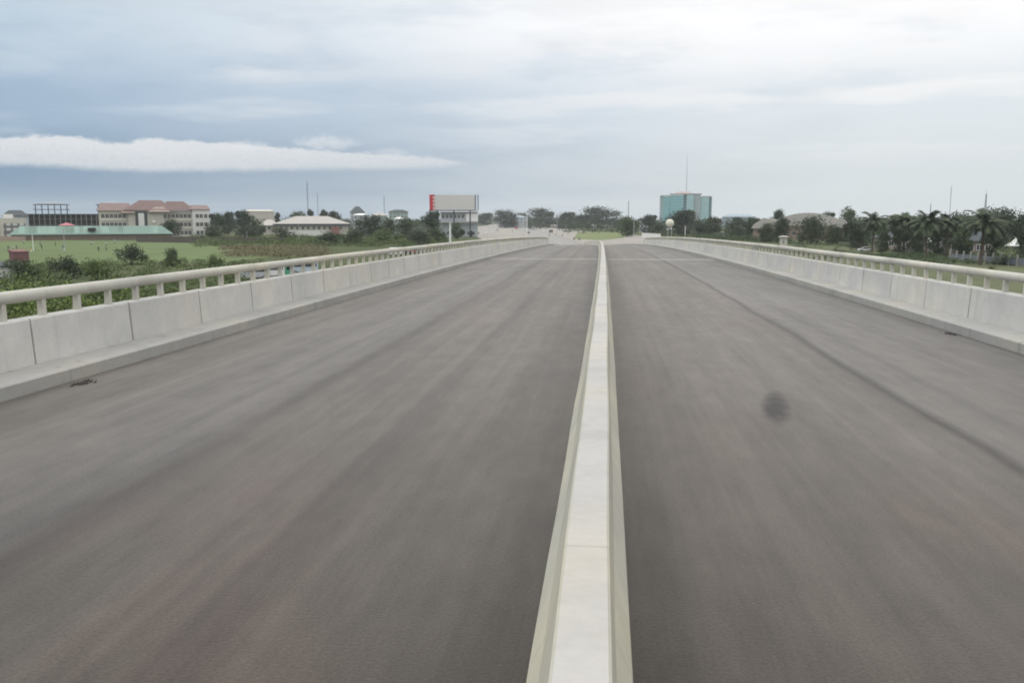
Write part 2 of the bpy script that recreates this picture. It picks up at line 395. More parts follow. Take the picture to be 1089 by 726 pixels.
ribbon('far_road_left', -8.6, -.6, END, 1500, M['oldroad'], 0, 12, flat)
ribbon('far_road_right', .6, 8.2, END, 1500, M['oldroad'], 0, 12, flat)
def prof_extrude(prof, y0, y1, step, mats, mi=None, off=0., wob=0., closed=True):
    mb = MB(); k = max(1, int(round((y1-y0)/step))); n = len(prof)
    for i in range(k+1):
        y = y0+(y1-y0)*i/k; z = rz_(y)
        for (u, h) in prof:
            mb.v.append((cx(y)+off+u+(wob*(sin(y*.9)+.6*sin(y*.37+1)) if h > .02 else 0), y, max(z+h, -.5) if h > -90 else -.3))
    for i in range(k):
        for j in range(n if closed else n-1):
            a, b = i*n+j, i*n+(j+1) % n
            mb.face((a, b, b+n, a+n), mi[j] if mi else 0)
    mb.face(list(range(n))[::-1]); mb.face([k*n+j for j in range(n)])
    return mb
# solid deck / ramp under the carriageways, down to the ground
WL, WR = -9.47, 9.03
tag(prof_extrude([(WL-.42, -99), (WR+.42, -99), (WR+.42, -.02), (WL-.42, -.02)][::-1], -40, END, 3, 0).build('bridge_deck', M['fascia']), kind='structure')
kp = [(0, -.015), (0, .2), (.03, .225), (.75+.38, .245), (.75+.38, -.015)]
tag(prof_extrude([(KL-u, h) for u, h in kp], -40, 330, 3, 0).build('kerb', M['kerb']), kind='structure')
tag(prof_extrude([(KR+u, h) for u, h in kp][::-1], -40, 330, 3, 0).build('kerb', M['kerb']), kind='structure')
# expansion joint: concrete nosing with a steel seal across each carriageway
for a, b in ((KL+.02, -.46), (.26, KR-.02)):
    tag(ribbon('expansion_joint', a, b, 68.6, 69.5, concrete('joint concrete', (.43, .41, .375), .1), .008, .45), kind='structure')

# parapets
PITCH = 1.04
def parapet(sgn, wall, y_first, label):
    t = thing('bridge_parapet', label, 'parapet', (cx(0)+wall, 0, rz_(0)), 0, 'parapets along the flyover')
    base = Vector((wall, 0, rz_(0)))
    def loc(mbx):
        mbx.v = [tuple(Vector(v)-base) for v in mbx.v]; return mbx
    # wall panels, each 3 balusters long
    i = 0; y = y_first-3.12*8
    while y < 178:
        g = .026; jz = random.uniform(-.004, .004)
        pr = [(0, .20), (.05*sgn, .98), (.07*sgn, 1.0), (.33*sgn, 1.0), (.36*sgn, .98), (.38*sgn, .20)]
        if sgn > 0: pr = pr[::-1]
        mbx = prof_extrude([(wall+a+jz, h) for a, h in pr], y+g, y+3.12-g, 1.6, 0)
        if y > -22: loc(mbx).build('wall_panel', M['panel'], t)
        y += 3.12
    pr = [(.03*sgn, .20), (.12*sgn, .97), (.29*sgn, .97), (.35*sgn, .20)]
    if sgn > 0: pr = pr[::-1]
    loc(prof_extrude([(wall+a, h) for a, h in pr], -22, 178, 3.12, 0)).build('joint_backing', M['joint'], t)
    # round hand rail
    y0 = y_first-3.12*11+.57
    while y0 < 176:
        ys = [y0+.006+1.559*k for k in range(5)]; ys[-1] = y0+6.234; dz_ = random.uniform(-.006, .006); du_ = random.uniform(-.006, .006)
        if y0 > -26: loc(MB().tube([(cx(q)+wall+.21*sgn+du_, q, rz_(q)+1.372+dz_) for q in ys], .104, 14)).build('handrail', M['rail'], t, True)
        y0 += 6.24
    bl = MB().taper(-.052, .052, -.055, .055, -.005, .30, .004).mesh('baluster', M['rail'])
    rest = MB(); cnt = 0; k = 0; y = y_first + .57 - PITCH*((y_first+2)//PITCH)
    while y < 176:
        p = Vector((cx(y)+wall+.21*sgn, y, rz_(y)+1.0))-base
        if y > 3 and cnt < 100: child('baluster', bl, t, p); cnt += 1
        elif y > 3:
            rest.box(p.x-.05, p.x+.05, p.y-.055, p.y+.055, p.z-.005, p.z+.325)
        y += PITCH
    if rest.v: tag(rest.build('baluster', M['rail'], t), kind='stuff')
    return t
parapet(-1, WL, 13.85, 'pale concrete parapet with round rail on posts, facing the sports field')
parapet(1, WR, 20.2, 'pale concrete parapet with round rail on posts, facing the palm trees')

# median barrier (slightly wavy, poured in place)
bp = [(-.30, 0), (-.295, .05), (-.20, .26), (-.095, .785), (-.08, .80), (.144, .80), (.158, .785), (.20, .26), (.295, .05), (.30, 0)]
mi = [0, 0, 0, 0, 1, 0, 0, 0, 0, 0]
mbx = prof_extrude([(a-.115, h) for a, h in bp][::-1], -22, 240, 1.5, 0, mi[::-1][1:]+[0], 0, .006)
# top strip of the barrier is left bare
o = mbx.build('median_barrier', [M['barrier'], M['cap']])
for p in o.data.polygons:
    if abs(p.normal.z) > .9 and p.center.z > rz_(p.center.y)+.6: p.material_index = 1
    else: p.material_index = 0
tag(o, 'long cream concrete barrier with bare flat top dividing the two carriageways', 'barrier')

# rubble against the kerbs
def rubble(px, py, label, y_off=0, n=120, L=.45, side=-1):
    random.seed(int(px))
    D = drow(py, 8.); p = at(px, D, rz_(D))
    mb = MB()
    for _ in range(n):
        r = random.uniform(.005, .017)*random.choice((.6, 1, 1.3)); mb.blob((random.gauss(0, .055)+side*.17, random.gauss(0, L*.36), r*.4), r*1.3, r*1.5, r*.8, 0, 6, 4)
    o = mb.build('rubble', mat('dark rubble', (.05, .046, .042), .95, .5, 8)); o.location = (p.x, p.y, rz_(p.y))
    return tag(o, label, 'rubble')
rubble(97, 404.5, 'dark scatter of rubble against the kerb on the sports field side')
rubble(1003, 350.5, 'small dark scatter of rubble against the kerb on the palm tree side', n=80, L=.4, side=1)

# ------------------------------------------------------------------ trees
def crown_mb(seed, h, wd, lobes, leaves, size, bottom=.25, flat_=1.):
    random.seed(seed); mb = MB()
    L = []
    for i in range(lobes):
        a = random.random()*6.28; hh = random.uniform(bottom+.12, .86); rr = wd*.5*random.uniform(.15, .78)*(1.2-abs(hh-.5))
        L.append((Vector((rr*cos(a), rr*sin(a), hh*h)), wd*random.uniform(.12, .29)))
    L.append((Vector((0, 0, h*.80)), wd*.25))
    for (c_, r) in L:
        for _ in range(leaves//len(L)):
            d = Vector((random.gauss(0, 1), random.gauss(0, 1), random.gauss(0, 1))).normalized()*(r*(random.uniform(.5, 1.1) if random.random() < .85 else random.uniform(1.05, 1.4))); d.z *= .8*flat_
            p = c_+d
            if p.z < h*bottom*.7: p.z = h*bottom*.7+random.random()*h*.1
            mb.leaf(p, size)
    return mb, L
def trunk_mb(seed, h, wd, L, r):
    random.seed(seed+99); mb = MB(); top = h*.62
    mb.tube([(0, 0, -.1), (.05*r, .1, h*.18), (random.uniform(-.2, .2), random.uniform(-.2, .2), h*.4), (random.uniform(-.3, .3), 0, top)], [r*1.35, r, r*.75, r*.35], 7)
    for c_, q in L[:6]:
        mb.tube([(0, 0, h*random.uniform(.25, .4)), tuple(c_*.55+Vector((0, 0, h*.1))), tuple(c_)], [r*.5, r*.32, r*.12], 5)
    return mb
KINDS = {}
def kind(name, seed, h, wd, lobes, leaves, size, leaf, bottom=.25, r=.28):
    mb, L = crown_mb(seed, h, wd, lobes, leaves, size, bottom)
    KINDS[name] = (mb.mesh('crown', M[leaf]), trunk_mb(seed, h, wd, L, r).mesh('trunk', M['bark']), h, wd)
kind('round', 1, 12, 10, 14, 3200, .75, 'leaf', .05)
kind('round2', 2, 12, 11, 17, 3400, .75, 'leaf', .04)
kind('wide', 3, 12, 14, 20, 3600, .8, 'leaf', .1)
kind('mid', 4, 10, 9, 14, 2800, .7, 'leaf2', .04)
kind('mid2', 5, 10, 11, 17, 3000, .7, 'leaf2', .04)
kind('slim', 6, 12, 4.6, 7, 1500, .6, 'leaf', .12, .2)
kind('bush', 7, 4, 5.5, 9, 2200, .34, 'leaf2', .02, .1)
kind('bush2', 8, 4, 6.5, 11, 2400, .36, 'leaf', .02, .1)
kind('bush3', 9, 3, 4, 8, 1500, .32, 'scrub', .02, .08)
def tree(k, px, ytop, D, wpx, label, name='tree', cat='tree', group=None):
    cm, tm, h, wd = KINDS[k]; H = zrow(ytop, D); p = at(px, D)
    t = thing(name, label, cat, p, random.random()*6.28, group or 'trees beyond the flyover')
    sx = wpx*mpp(D)/wd; t.scale = (sx, sx, H/h)
    child('crown', cm, t); child('trunk', tm, t)
    return t
random.seed(3)
TREES = [
 ('round', 231, 225, 520, 20, 'grey-green round tree beside the white end wall of the red-roofed block'),
 ('round2', 243, 224.5, 560, 16, 'second round tree from the red-roofed block, its crown brownish green'),
 ('round', 260, 222, 500, 19, 'tall dark tree standing before the plain beige hall'),
 ('mid', 274, 232, 480, 16, 'small bushy tree by the left end of the grey hipped roof'),
 ('slim', 296, 222.5, 640, 7, 'slim dark tree rising behind the left end of the grey hipped roof'),
 ('mid2', 318, 226, 720, 30, 'low wide tree showing behind the grey hipped roof'),
 ('slim', 330, 219, 690, 8, 'dark pointed tree at the foot of the tallest mast'),
 ('slim', 345, 219.5, 700, 9, 'dark pointed tree just right of the tallest mast'),
 ('round2', 355, 224, 720, 16, 'dark tree behind the right end of the grey hipped roof'),
 ('wide', 392, 230, 470, 30, 'broad dark tree right of the grey-roofed bungalow'),
 ('mid', 412, 231, 500, 20, 'mid green tree between the bungalow and the billboard, below the thin mast'),
 ('mid2', 432, 233, 480, 26, 'bushy mid green tree below the long dark flat roof'),
 ('round', 459, 222.5, 470, 19, 'dark tree against the red end of the billboard'),
 ('mid', 487, 236, 455, 15, 'green tree under the middle of the billboard, beside the white pole'),
 ('round2', 517, 226, 1300, 20, 'faint far tree just right of the billboard'),
 ('mid2', 556, 227, 1150, 20, 'small far tree behind the white lamp post of the far road'),
 ('wide', 538, 224, 1000, 26, 'hazy far tree above the road, right of the billboard'),
 ('wide', 578, 222.5, 1060, 34, 'broad dark tree beyond the end of the far road'),
 ('round2', 603, 225, 1030, 22, 'round dark tree above the white huts near the far road'),
 ('wide', 640, 221, 1000, 42, 'largest dark spreading tree behind the median end'),
 ('round', 620, 227, 980, 20, 'dark tree over the left end of the bright grass island'),
 ('mid2', 667, 231, 520, 26, 'low dark round tree right of the bright grass island'),
 ('round', 690, 227, 620, 18, 'dark tree just left of the glass tower'),
 ('round2', 727, 222.5, 540, 30, 'full dark tree standing before the middle of the glass tower'),
 ('mid', 757, 229, 560, 26, 'green tree at the right foot of the glass tower'),
 ('round', 783, 230, 600, 22, 'dark tree above the white parked vehicles'),
 ('round2', 802, 231, 470, 22, 'dark tree at the left end of the arched-roof hall'),
 ('round', 829, 221.5, 640, 17, 'rounded tree top peeping over the left shoulder of the arched roof'),
 ('round2', 832, 231, 400, 20, 'dark tree before the left half of the arched-roof hall'),
 ('mid2', 862, 231.5, 380, 38, 'green broad tree before the middle of the arched-roof hall'),
 ('round', 879, 224, 600, 17, 'tree top over the right shoulder of the arched roof'),
 ('mid', 899, 219, 480, 25, 'tallest leafy tree right of the arched-roof hall'),
 ('round', 908, 235, 370, 28, 'low dark tree left of the first palm'),
 ('round2', 945, 236, 350, 24, 'low dark tree between the first two palms'),
 ('wide', 1030, 230, 330, 40, 'dark spreading tree between the last two palms'),
 ('wide', 1060, 223, 315, 44, 'tall dark tree behind the nearest palm'),
 ('round', 1084, 225, 300, 34, 'dark tree above the peaked white tent at the right edge'),
 ('mid2', 938, 243, 272, 16, 'small green tree before the left windows of the cream house'),
 ('round', 955, 240, 262, 20, 'dark tree hiding the right end of the cream house'),
 ('wide', 1010, 228.5, 300, 40, 'dark spreading tree behind the fourth palm'),
 ('wide', 968, 230, 320, 40, 'dark spreading tree behind the second palm'),
 ('mid2', 975, 238, 262, 26, 'low full green tree between the second and third palms'),
 ('round2', 997, 236, 258, 24, 'low full dark tree between the third and fourth palms'),
 ('mid', 1024, 240, 240, 24, 'green garden tree just left of the nearest palm'),
 ('round', 1056, 238, 230, 26, 'dark garden tree just right of the nearest palm'),
 ('round2', 1090, 240, 225, 22, 'dark garden tree right of the peaked white tent'),
 ('round', 914, 240, 300, 22, 'small dark tree touching the trunk of the first palm'),
 ('mid2', 815, 238, 400, 20, 'small green tree under the left wing of the arched-roof hall'),
 ('mid', 785, 238, 480, 22, 'small green tree between the white vans and the arched-roof hall'),
 ('round', 745, 236, 520, 20, 'small dark tree at the right of the white post'),
 ('round2', 700, 238, 560, 18, 'small dark tree behind the short pale wall'),
 ('mid2', 885, 240, 370, 24, 'green low tree before the right end of the arched-roof hall'),
 ('round2', 1003, 232, 350, 34, 'dark tree behind the third and fourth palms'),
]
for a in TREES: tree(*a)
BUSHES = [
 ('bush2', 140, 262, 205, 32, 'largest dark bush at the near edge of the sports field'),
 ('bush', 182, 265, 200, 26, 'second dark bush at the near edge of the sports field'),
 ('bush3', 228, 271, 190, 18, 'small bush at the right corner of the sports field'),
 ('bush', 22, 277, 150, 44, 'broad green bush below the reddish shed'),
 ('bush2', 70, 275, 160, 34, 'leafy bush right of the reddish shed'),
 ('bush3', 105, 277, 150, 28, 'pale bush before the dark bushes of the field edge'),
 ('bush2', 182, 234.5, 470, 26, 'dark bush at the foot of the red-roofed block, right of the green roof'),
 ('bush', 225, 240, 450, 30, 'green bush beyond the dark field wall'),
 ('bush2', 265, 241, 440, 34, 'dark hedge bush left of the grey-roofed bungalow'),
 ('bush', 300, 243, 430, 30, 'hedge bush below the left half of the grey-roofed bungalow'),
 ('bush2', 350, 248, 360, 34, 'dark bush below the right half of the grey-roofed bungalow'),
 ('bush', 378, 245, 370, 34, 'green bush right of the low white boundary wall'),
 ('bush3', 410, 244, 380, 34, 'pale green bush over the rail, below the thin mast'),
 ('bush2', 445, 246, 360, 30, 'dark bush left of the white pole by the rail'),
 ('bush', 466, 243, 400, 24, 'green bush under the red end of the billboard'),
 ('bush3', 1075, 270, 205, 40, 'green shrub at the foot of the pillared fence by the right edge'),
 ('bush3', 1055, 283, 170, 12, 'small brown-green shrub on the right grass verge'),
]
for a in BUSHES: tree(*a, name='bush', cat='bush', group='bushes beyond the flyover')

def palm_meshes(seed):
    random.seed(seed); h = 9.5
    tr = MB().tube([(0, 0, -.1), (.1, .05, 2), (.25, .05, 5), (.3, 0, 8), (.3, 0, 9.3)], [.34, .27, .25, .25, .22], 8)
    cr = MB(); ctr = Vector((.3, 0, 9.2))
    for i in range(46):
        a = i*2.399; e = random.uniform(-.6, 1.25); L = random.uniform(4.2, 5.6)
        pts = []; p = ctr.copy(); d = Vector((cos(a)*cos(e), sin(a)*cos(e), sin(e)))
        for k in range(8):
            pts.append(p.copy()); p = p+d*(L/7); d = (d+Vector((0, 0, -.17-.03*k))).normalized()
        cr.tube(pts, [.05-.005*k for k in range(8)], 3, cap=False)
        for k in range(1, 8):
            for q in range(4):
                f_ = q/4; pp = pts[k-1].lerp(pts[k], f_); dd = (pts[k]-pts[k-1]).normalized()
                sd = dd.cross(Vector((0, 0, 1))).normalized(); ll = 1.15*(1-.45*abs(k-3.5)/3.5)
                for sg in (-1, 1):
                    tip = pp+(sd*sg*.8+dd*.45+Vector((0, 0, -.45+random.uniform(-.2, .2)))).normalized()*ll
                    wv = dd*.10
                    cr.poly([pp-wv, pp+wv, tip+wv*.3, tip-wv*.3])
    # hanging dead skirt
    for i in range(60):
        a = random.random()*6.28; cr.leaf(ctr+Vector((cos(a)*.4, sin(a)*.4, random.uniform(-1.2, .2))), .7)
    return cr.mesh('crown', M['palm']), tr.mesh('trunk', M['bark']), 12.0
PALM = [palm_meshes(21), palm_meshes(22)]
PALMS = [(927, 226.5, 268, 'palm tree furthest from the flyover end of the row, left of the cream columned house'),
 (961, 226, 270, 'second palm tree of the row, right of the cream columned house'),
 (985, 225.5, 275, 'palm tree beside the small tilted white canopy'),
 (1006, 227.5, 273, 'fourth palm tree of the row, between the small and the peaked white canopies'),
 (1042, 223, 282, 'nearest and tallest palm tree, left of the peaked white tent'),
 (943, 231, 262, 'short palm tree behind the cream columned house'),
 (951, 230.5, 264, 'short palm tree touching the right wall of the cream house'),
 (973, 229, 266, 'palm tree midway between the second palm and the small tilted white canopy'),
 (996, 230, 267, 'short palm tree right of the small tilted white canopy'),
 (1022, 231, 268, 'short palm tree behind the pillared fence')]
for i, (px, yt, yb, lab) in enumerate(PALMS):
    D = drow(yb); cm, tm, h = PALM[i % 2]; s = zrow(yt, D)/h
    t = thing('palm_tree', lab, 'palm tree', at(px, D), i*1.3, 'palm trees along the right side')
    t.scale = (s*1.22, s*1.22, s); child('crown', cm, t); child('trunk', tm, t)

# vegetation nobody could count
def scatter(name, fn, n, per, size, m, seed, hmin, hmax, spread):
    random.seed(seed); mb = MB()
    for _ in range(n):
        p = fn()
        if p is None: continue
        h = random.uniform(hmin, hmax); r = spread*random.uniform(.6, 1.3)
        for _ in range(per):
            a = random.random()*6.28; q = math.sqrt(random.random())*r; zz = random.random()**.7*h*(1-.5*(q/r)**2)
            mb.leaf((p.x+q*cos(a), p.y+q*sin(a), zz+.05), size)
    return tag(mb.build(name, m), name.replace('_', ' '), kind='stuff')
def near_scrub():
    px, D = random.uniform(-160, 330), random.uniform(70, 205)
    p = at(px, D)
    if p.x > -17 or (255 < px < 345 and D < 172): return None
    return p
o = scatter('scrub_thicket', near_scrub, 520, 95, .42, M['scrub'], 11, .8, 2.6, 1.9); o['label'] = 'tangled green scrub between the flyover and the sports field'; o['category'] = 'scrub'
o = scatter('tall_weeds', lambda: at(random.uniform(-60, 150)**1, random.uniform(85, 125)), 75, 80, .5, M['fresh'], 12, 1.2, 2.8, 1.1); o['label'] = 'bright green tall weeds just beyond the left parapet'; o['category'] = 'weeds'
o = scatter('dry_reeds', lambda: at(random.uniform(238, 345), random.uniform(245, 330)), 260, 40, .5, M['reed'], 13, .6, 1.9, 2.4); o['label'] = 'brown dry reeds at the right end of the sports field'; o['category'] = 'reeds'
def mid_scrub():
    return at(random.uniform(205, 470), random.uniform(330, 470))
o = scatter('hedge_growth', mid_scrub, 330, 70, .6, M['scrub'], 14, 1., 3.4, 2.6); o['label'] = 'green undergrowth before the grey-roofed bungalow'; o['category'] = 'undergrowth'
def right_scrub():
    return at(random.uniform(800, 1150), random.uniform(222, 420)) if random.random() < .6 else at(random.uniform(930, 1130), random.uniform(205, 260))
o = scatter('garden_growth', right_scrub, 560, 50, .42, M['leaf2'], 15, .3, 1.5, 1.9); o['label'] = 'low garden shrubs under the palms and trees on the right'; o['category'] = 'shrubs'
o = scatter('roadside_bushes', lambda: at(random.uniform(690, 840), random.uniform(500, 640)) if random.random() < .5 else at(random.uniform(740, 840), random.uniform(400, 520)), 420, 60, .6, M['leaf2'], 17, .8, 3.6, 2.6); o['label'] = 'dark green bushes between the glass tower and the right parapet'; o['category'] = 'bushes'
o = scatter('verge_bushes', lambda: at(random.gauss(622, 34), random.uniform(950, 1150)), 330, 60, .8, M['leaf'], 18, 1.5, 5.5, 3.2); o['label'] = 'dark bushes behind the bright grass island and along the far road'; o['category'] = 'bushes'
# far woodland: one mass behind the single trees
random.seed(16); mb = MB()
for _ in range(2300):
    px = random.uniform(-160, 1240)
    D0 = 680 if px < 470 else 800 if px < 600 else 620 if px < 700 else 620 if px < 800 else 520 if px < 905 else 350
    D = D0*(1+random.random()**1.6*2.2)
    h = random.uniform(6, 11.5)*(1.12 if random.random() < .12 else 1)
    if 490 < px < 562:
        D = random.uniform(1250, 2400); h *= 1.45
    if D > 1050 and 700 < px < 757 and D < 1250: continue
    p = at(px, D); wd = random.uniform(6, 13)*(.7 if D < 600 else 1); q_ = .8 if D < 600 else 1.3 if D < 900 else 2.
    for _ in range(90 if D < 600 else 50):
        d = Vector((random.gauss(0, 1), random.gauss(0, 1), random.gauss(0, 1))).normalized()*random.uniform(.75, 1.05)
        mb.leaf((p.x+d.x*wd*.6, p.y+d.y*wd*.6, max(.3, h*.5+d.z*h*.5)), q_)
tag(mb.build('far_woodland', M['leaf']), 'far belt of dark trees along the whole horizon', 'woodland', kind='stuff')

# ------------------------------------------------------------------ buildings
M['cream'] = mat('cream render', (.50, .47, .41), .9, .1, .3)
M['white'] = mat('white render', (.66, .65, .62), .85, .1, .3)
M['red'] = mat('red roof tiles', (.17, .116, .108), .85, .25, .25)
M['redpale'] = mat('faded red roof', (.215, .156, .144), .85, .2, .25)
M['green'] = mat('green sheet roof', (.165, .245, .208), .6, .16, .12)
M['greyroof'] = mat('grey sheet roof', (.40, .375, .345), .7, .12, .2)
M['darkroof'] = mat('dark roof', (.075, .085, .09), .8, .2, .3)
M['dark'] = mat('raw dark concrete', (.125, .13, .135), .9, .3, .3)
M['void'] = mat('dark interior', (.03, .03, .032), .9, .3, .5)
M['pane'] = mat('window glass', (.035, .045, .05), .15, .2, 1, spec=.6)
M['steel'] = mat('dark steel', (.05, .06, .08), .6, .2, 1)
M['galv'] = mat('galvanised steel', (.34, .35, .36), .5, .15, 1)
M['brownwall'] = mat('brown wash wall', (.25, .19, .155), .9, .2, .3)
M['teal'] = mat('teal curtain glass', (.17, .39, .41), .12, .15, .15, spec=.7)
M['tealpale'] = mat('pale teal glass', (.34, .50, .51), .18, .12, .15, spec=.6)
M['pinkstone'] = mat('pink cladding', (.42, .355, .345), .8, .08, .3)
M['hazegrey'] = mat('grey cladding', (.40, .43, .45), .7, .1, .3)
M['redpaint'] = mat('red vinyl', (.50, .035, .05), .5, .12, .4)
M['whitepaint'] = mat('white paint', (.76, .76, .74), .5, .06, .5)
def window_mesh(w_, h, fr=M['whitepaint'], d=.12):
    mb = MB(); t_ = .09
    mb.box(-w_/2, w_/2, -.03, d, 0, h, 1)
    for x0, x1, z0, z1 in ((-w_/2-t_, -w_/2, -t_, h+t_), (w_/2, w_/2+t_, -t_, h+t_), (-w_/2, w_/2, -t_, 0), (-w_/2, w_/2, h, h+t_), (-t_/2, t_/2, 0, h)):
        mb.box(x0, x1, -.07, d, z0, z1, 0)
    return mb.mesh('window', [fr, M['pane']])
def span(px0, px1, D): return (px1-px0)*mpp(D)
def bldg(name, label, cat, px0, px1, D, turn=0., group=None):
    p = at((px0+px1)/2, D); return thing(name, label, cat, p, facing(p)+turn, group), span(px0, px1, D)/2

# white-windowed block at the left edge
b, hw = bldg('apartment_block', 'cream-topped block with white windows at the left edge of the field', 'building', -34, 24, 440)
zt = zrow(235, 440); zl = zrow(231.5, 440)
MB().box(-hw, hw, 0, 14, 0, zt-1.2).build('wall', mat('mauve render', (.17, .15, .16), .9, .15, .3), b)
MB().box(-hw-.2, hw+.2, -.25, 14.2, zt-1.2, zl-.3).build('parapet', M['cream'], b)
MB().box(hw-9.5, hw-5, 3, 8, zl-.3, zl+1.7).build('stair_head', M['white'], b)
wm = window_mesh(1.9, 1.15, M['whitepaint'])
blind = mat('white blind', (.6, .6, .6), .7, .1, 1)
bm_ = MB().box(-.85, .85, -.06, -.035, .1, 1.1).mesh('blind', blind)
for k in range(9):
    for z in (1.6, 4.6, 7.0):
        if z < zt-2: o = child('window', wm, b, (hw-1.6-k*2.9, 0, z)); child('blind', bm_, o)
MB().box(hw-11.2, hw-9.6, -.9, -.002, 0, zt-1.4).build('stair_panel', M['cream'], b)
b, hw = bldg('house', 'dark hipped house roof rising behind the white-windowed block', 'house', 6, 30, 540)
MB().box(-hw, hw, 0, 9, 0, zrow(230, 540)).build('wall', M['hazegrey'], b); MB().hip(-hw, hw, 0, 9, zrow(230, 540), zrow(223.5, 540), 4).build('roof', M['darkroof'], b)

# raw concrete frame building
D = 560; b, hw = bldg('unfinished_building', 'long dark unfinished concrete building with open storeys', 'building', 26, 116, D)
zt = zrow(227.5, D)
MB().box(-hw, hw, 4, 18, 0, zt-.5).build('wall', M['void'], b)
for z in (3.4, 6.8, 10.2): MB().box(-hw, hw, -.2, 3.998, z-.35, z).build('floor_slab', M['dark'], b)
MB().box(-hw-.4, hw+.4, -.6, 18.4, zt-.498, zt).build('roof', M['darkroof'], b)
colm = MB().box(-.25, .25, -.3, .2, 0, zt-.51).mesh('column', mat('column concrete', (.20, .20, .20), .9, .3, .5))
for k in range(19): child('column', colm, b, (-hw+.4+k*(2*hw-.8)/18, .1, 0))
random.seed(5)
lm = MB().box(-.45, .45, -.25, .1, 0, 1.2).mesh('hung_cloth', M['whitepaint'])
for px in (87, 101): child('hung_cloth', lm, b, ((px-71)*mpp(D), -.3, 4.4 if px == 87 else 3.9))
# skeleton towers
def skeleton(px0, px1, label, D=600):
    b, hw = bldg('roof_frame_tower', label, 'tower', px0, px1, D, 0, 'skeleton towers behind the unfinished building')
    z1, z2, z3 = zrow(217.3, D), zrow(222.5, D), zrow(213.8, D); dp = 9
    cm = MB().box(-.28, .28, -.28, .28, 0, z1).mesh('column', M['steel'])
    for i in range(6):
        for j in range(2): child('column', cm, b, (-hw*.9+1.8*hw*i/5, 1+j*(dp-2), 0))
    for z in (z1, z2):
        mb = MB(); e = hw*1.04
        for y in (1, dp-1): mb.box(-e, e, y-.25, y+.25, z-.4, z)
        for x in (-hw*.9, hw*.9): mb.box(x-.25, x+.25, 1.26, dp-1.26, z-.4, z)
        mb.build('ring_beam', M['steel'], b)
    MB().hip(-hw*.8, hw*.8, 1, dp-1, z1+.02, z3, hw*.75, .3).build('roof', mat('pale sheet roof', (.28, .31, .33), .7), b)
skeleton(40, 73, 'open steel skeleton tower with low pale roof above the dark building')
skeleton(106, 136, 'open steel skeleton tower half hidden behind the red-roofed block')

# green roofed hall along the field
D = 440; b, hw = bldg('grandstand', 'long low hall under a faded green sheet roof beside the field', 'hall', 22, 178, D)
ze, zr = zrow(249.5, D), zrow(240.3, D)
MB().box(-hw+.8, hw-.8, .5, 9, 0, ze).build('wall', M['brownwall'], b)
mb = MB().hip(-hw, hw, -.5, 9.5, ze+.003, zr, 5, .4)
o = mb.build('roof', M['green'], b)
dm = mat('weathered pale green sheet', (.215, .31, .26), .6, .2, .3); om = mat('rusted sheet', (.14, .205, .165), .7, .3, .4)
random.seed(9)
for k in range(16):
    x0 = -hw+4+k*(2*hw-9)/16; z0, z1, ym = ze+.3, zr-.15, 4.5
    if random.random() < .6:
        w2 = random.uniform(1.5, 4)
        y0 = -.9; mbp = MB().hexa([(x0, y0+.25, z0+.02), (x0+w2, y0+.25, z0+.02), (x0+w2, ym-.3, z1-.05), (x0, ym-.3, z1-.05), (x0, y0+.25, z0+.12), (x0+w2, y0+.25, z0+.12), (x0+w2, ym-.3, z1+.05), (x0, ym-.3, z1+.05)])
        mbp.build('roof_sheet', random.choice((dm, om)), b)
pm = MB().box(-.15, .15, -.15, .15, 0, ze-.01).mesh('post', M['brownwall'])
for k in range(24): child('post', pm, b, (-hw+1+k*(2*hw-2)/23, 0, 0))
MB().box(.5-3, .5+.6, -.7, 2.2, zr-2.1, zr-.9).build('roof_hatch', M['void'], b)
p = at(72, 452); b = thing('pavilion', 'small pink-red roof tip showing over the green hall roof', 'pavilion', p, facing(p))
MB().box(-3, 3, 0, 6, 0, zrow(240, 452)).build('wall', M['brownwall'], b); MB().hip(-3.4, 3.4, -.4, 6.4, zrow(240, 452)+.002, zrow(237, 452), 3.2, .3).build('roof', mat('pink roof', (.45, .17, .19), .8), b)

# red-roofed block
D = 520; b, hw = bldg('school_block', 'large three-storey cream block with red hipped roofs and dark portal', 'building', 112, 221, D)
X = lambda px: (px-166.5)*mpp(D)
ZR = lambda py: zrow(py, D)
ew = ZR(224.5)
MB().box(-hw, X(140), 0, 16, 0, ew).build('wall', M['cream'], b)
MB().box(X(140)+.002, X(182), -1.6, 16, 0, ew+.3).build('wall', M['cream'], b)
MB().box(X(182)+.002, X(203), 0, 16, 0, ew).build('wall', M['cream'], b)
MB().box(X(203)+.002, hw, -1.6, 16, 0, ew+.8).build('wall', M['white'], b)
MB().poly([(hw+.02, -1.6, ew+.8), (hw+.02, 16, ew+.8), (hw+.02, 7.2, ZR(218.5))]).build('gable', M['white'], b)
MB().hip(-hw, X(143), 0, 16, ew+.002, ZR(216), 1.6, .8).build('roof', M['redpale'], b)
MB().hip(X(137), X(187), -1.6, 17.6, ew+.302, ZR(212.8), 8.5, .8).build('roof', M['red'], b)
MB().hip(X(168), X(206), -.6, 16.5, ew+.3, ZR(213.8), 6.5, .6).build('roof', M['red'], b)
MB().hip(X(201), hw-.5, -1.6, 16, ew+.802, ZR(217.8), 1.2, .6).build('roof', M['redpale'], b)
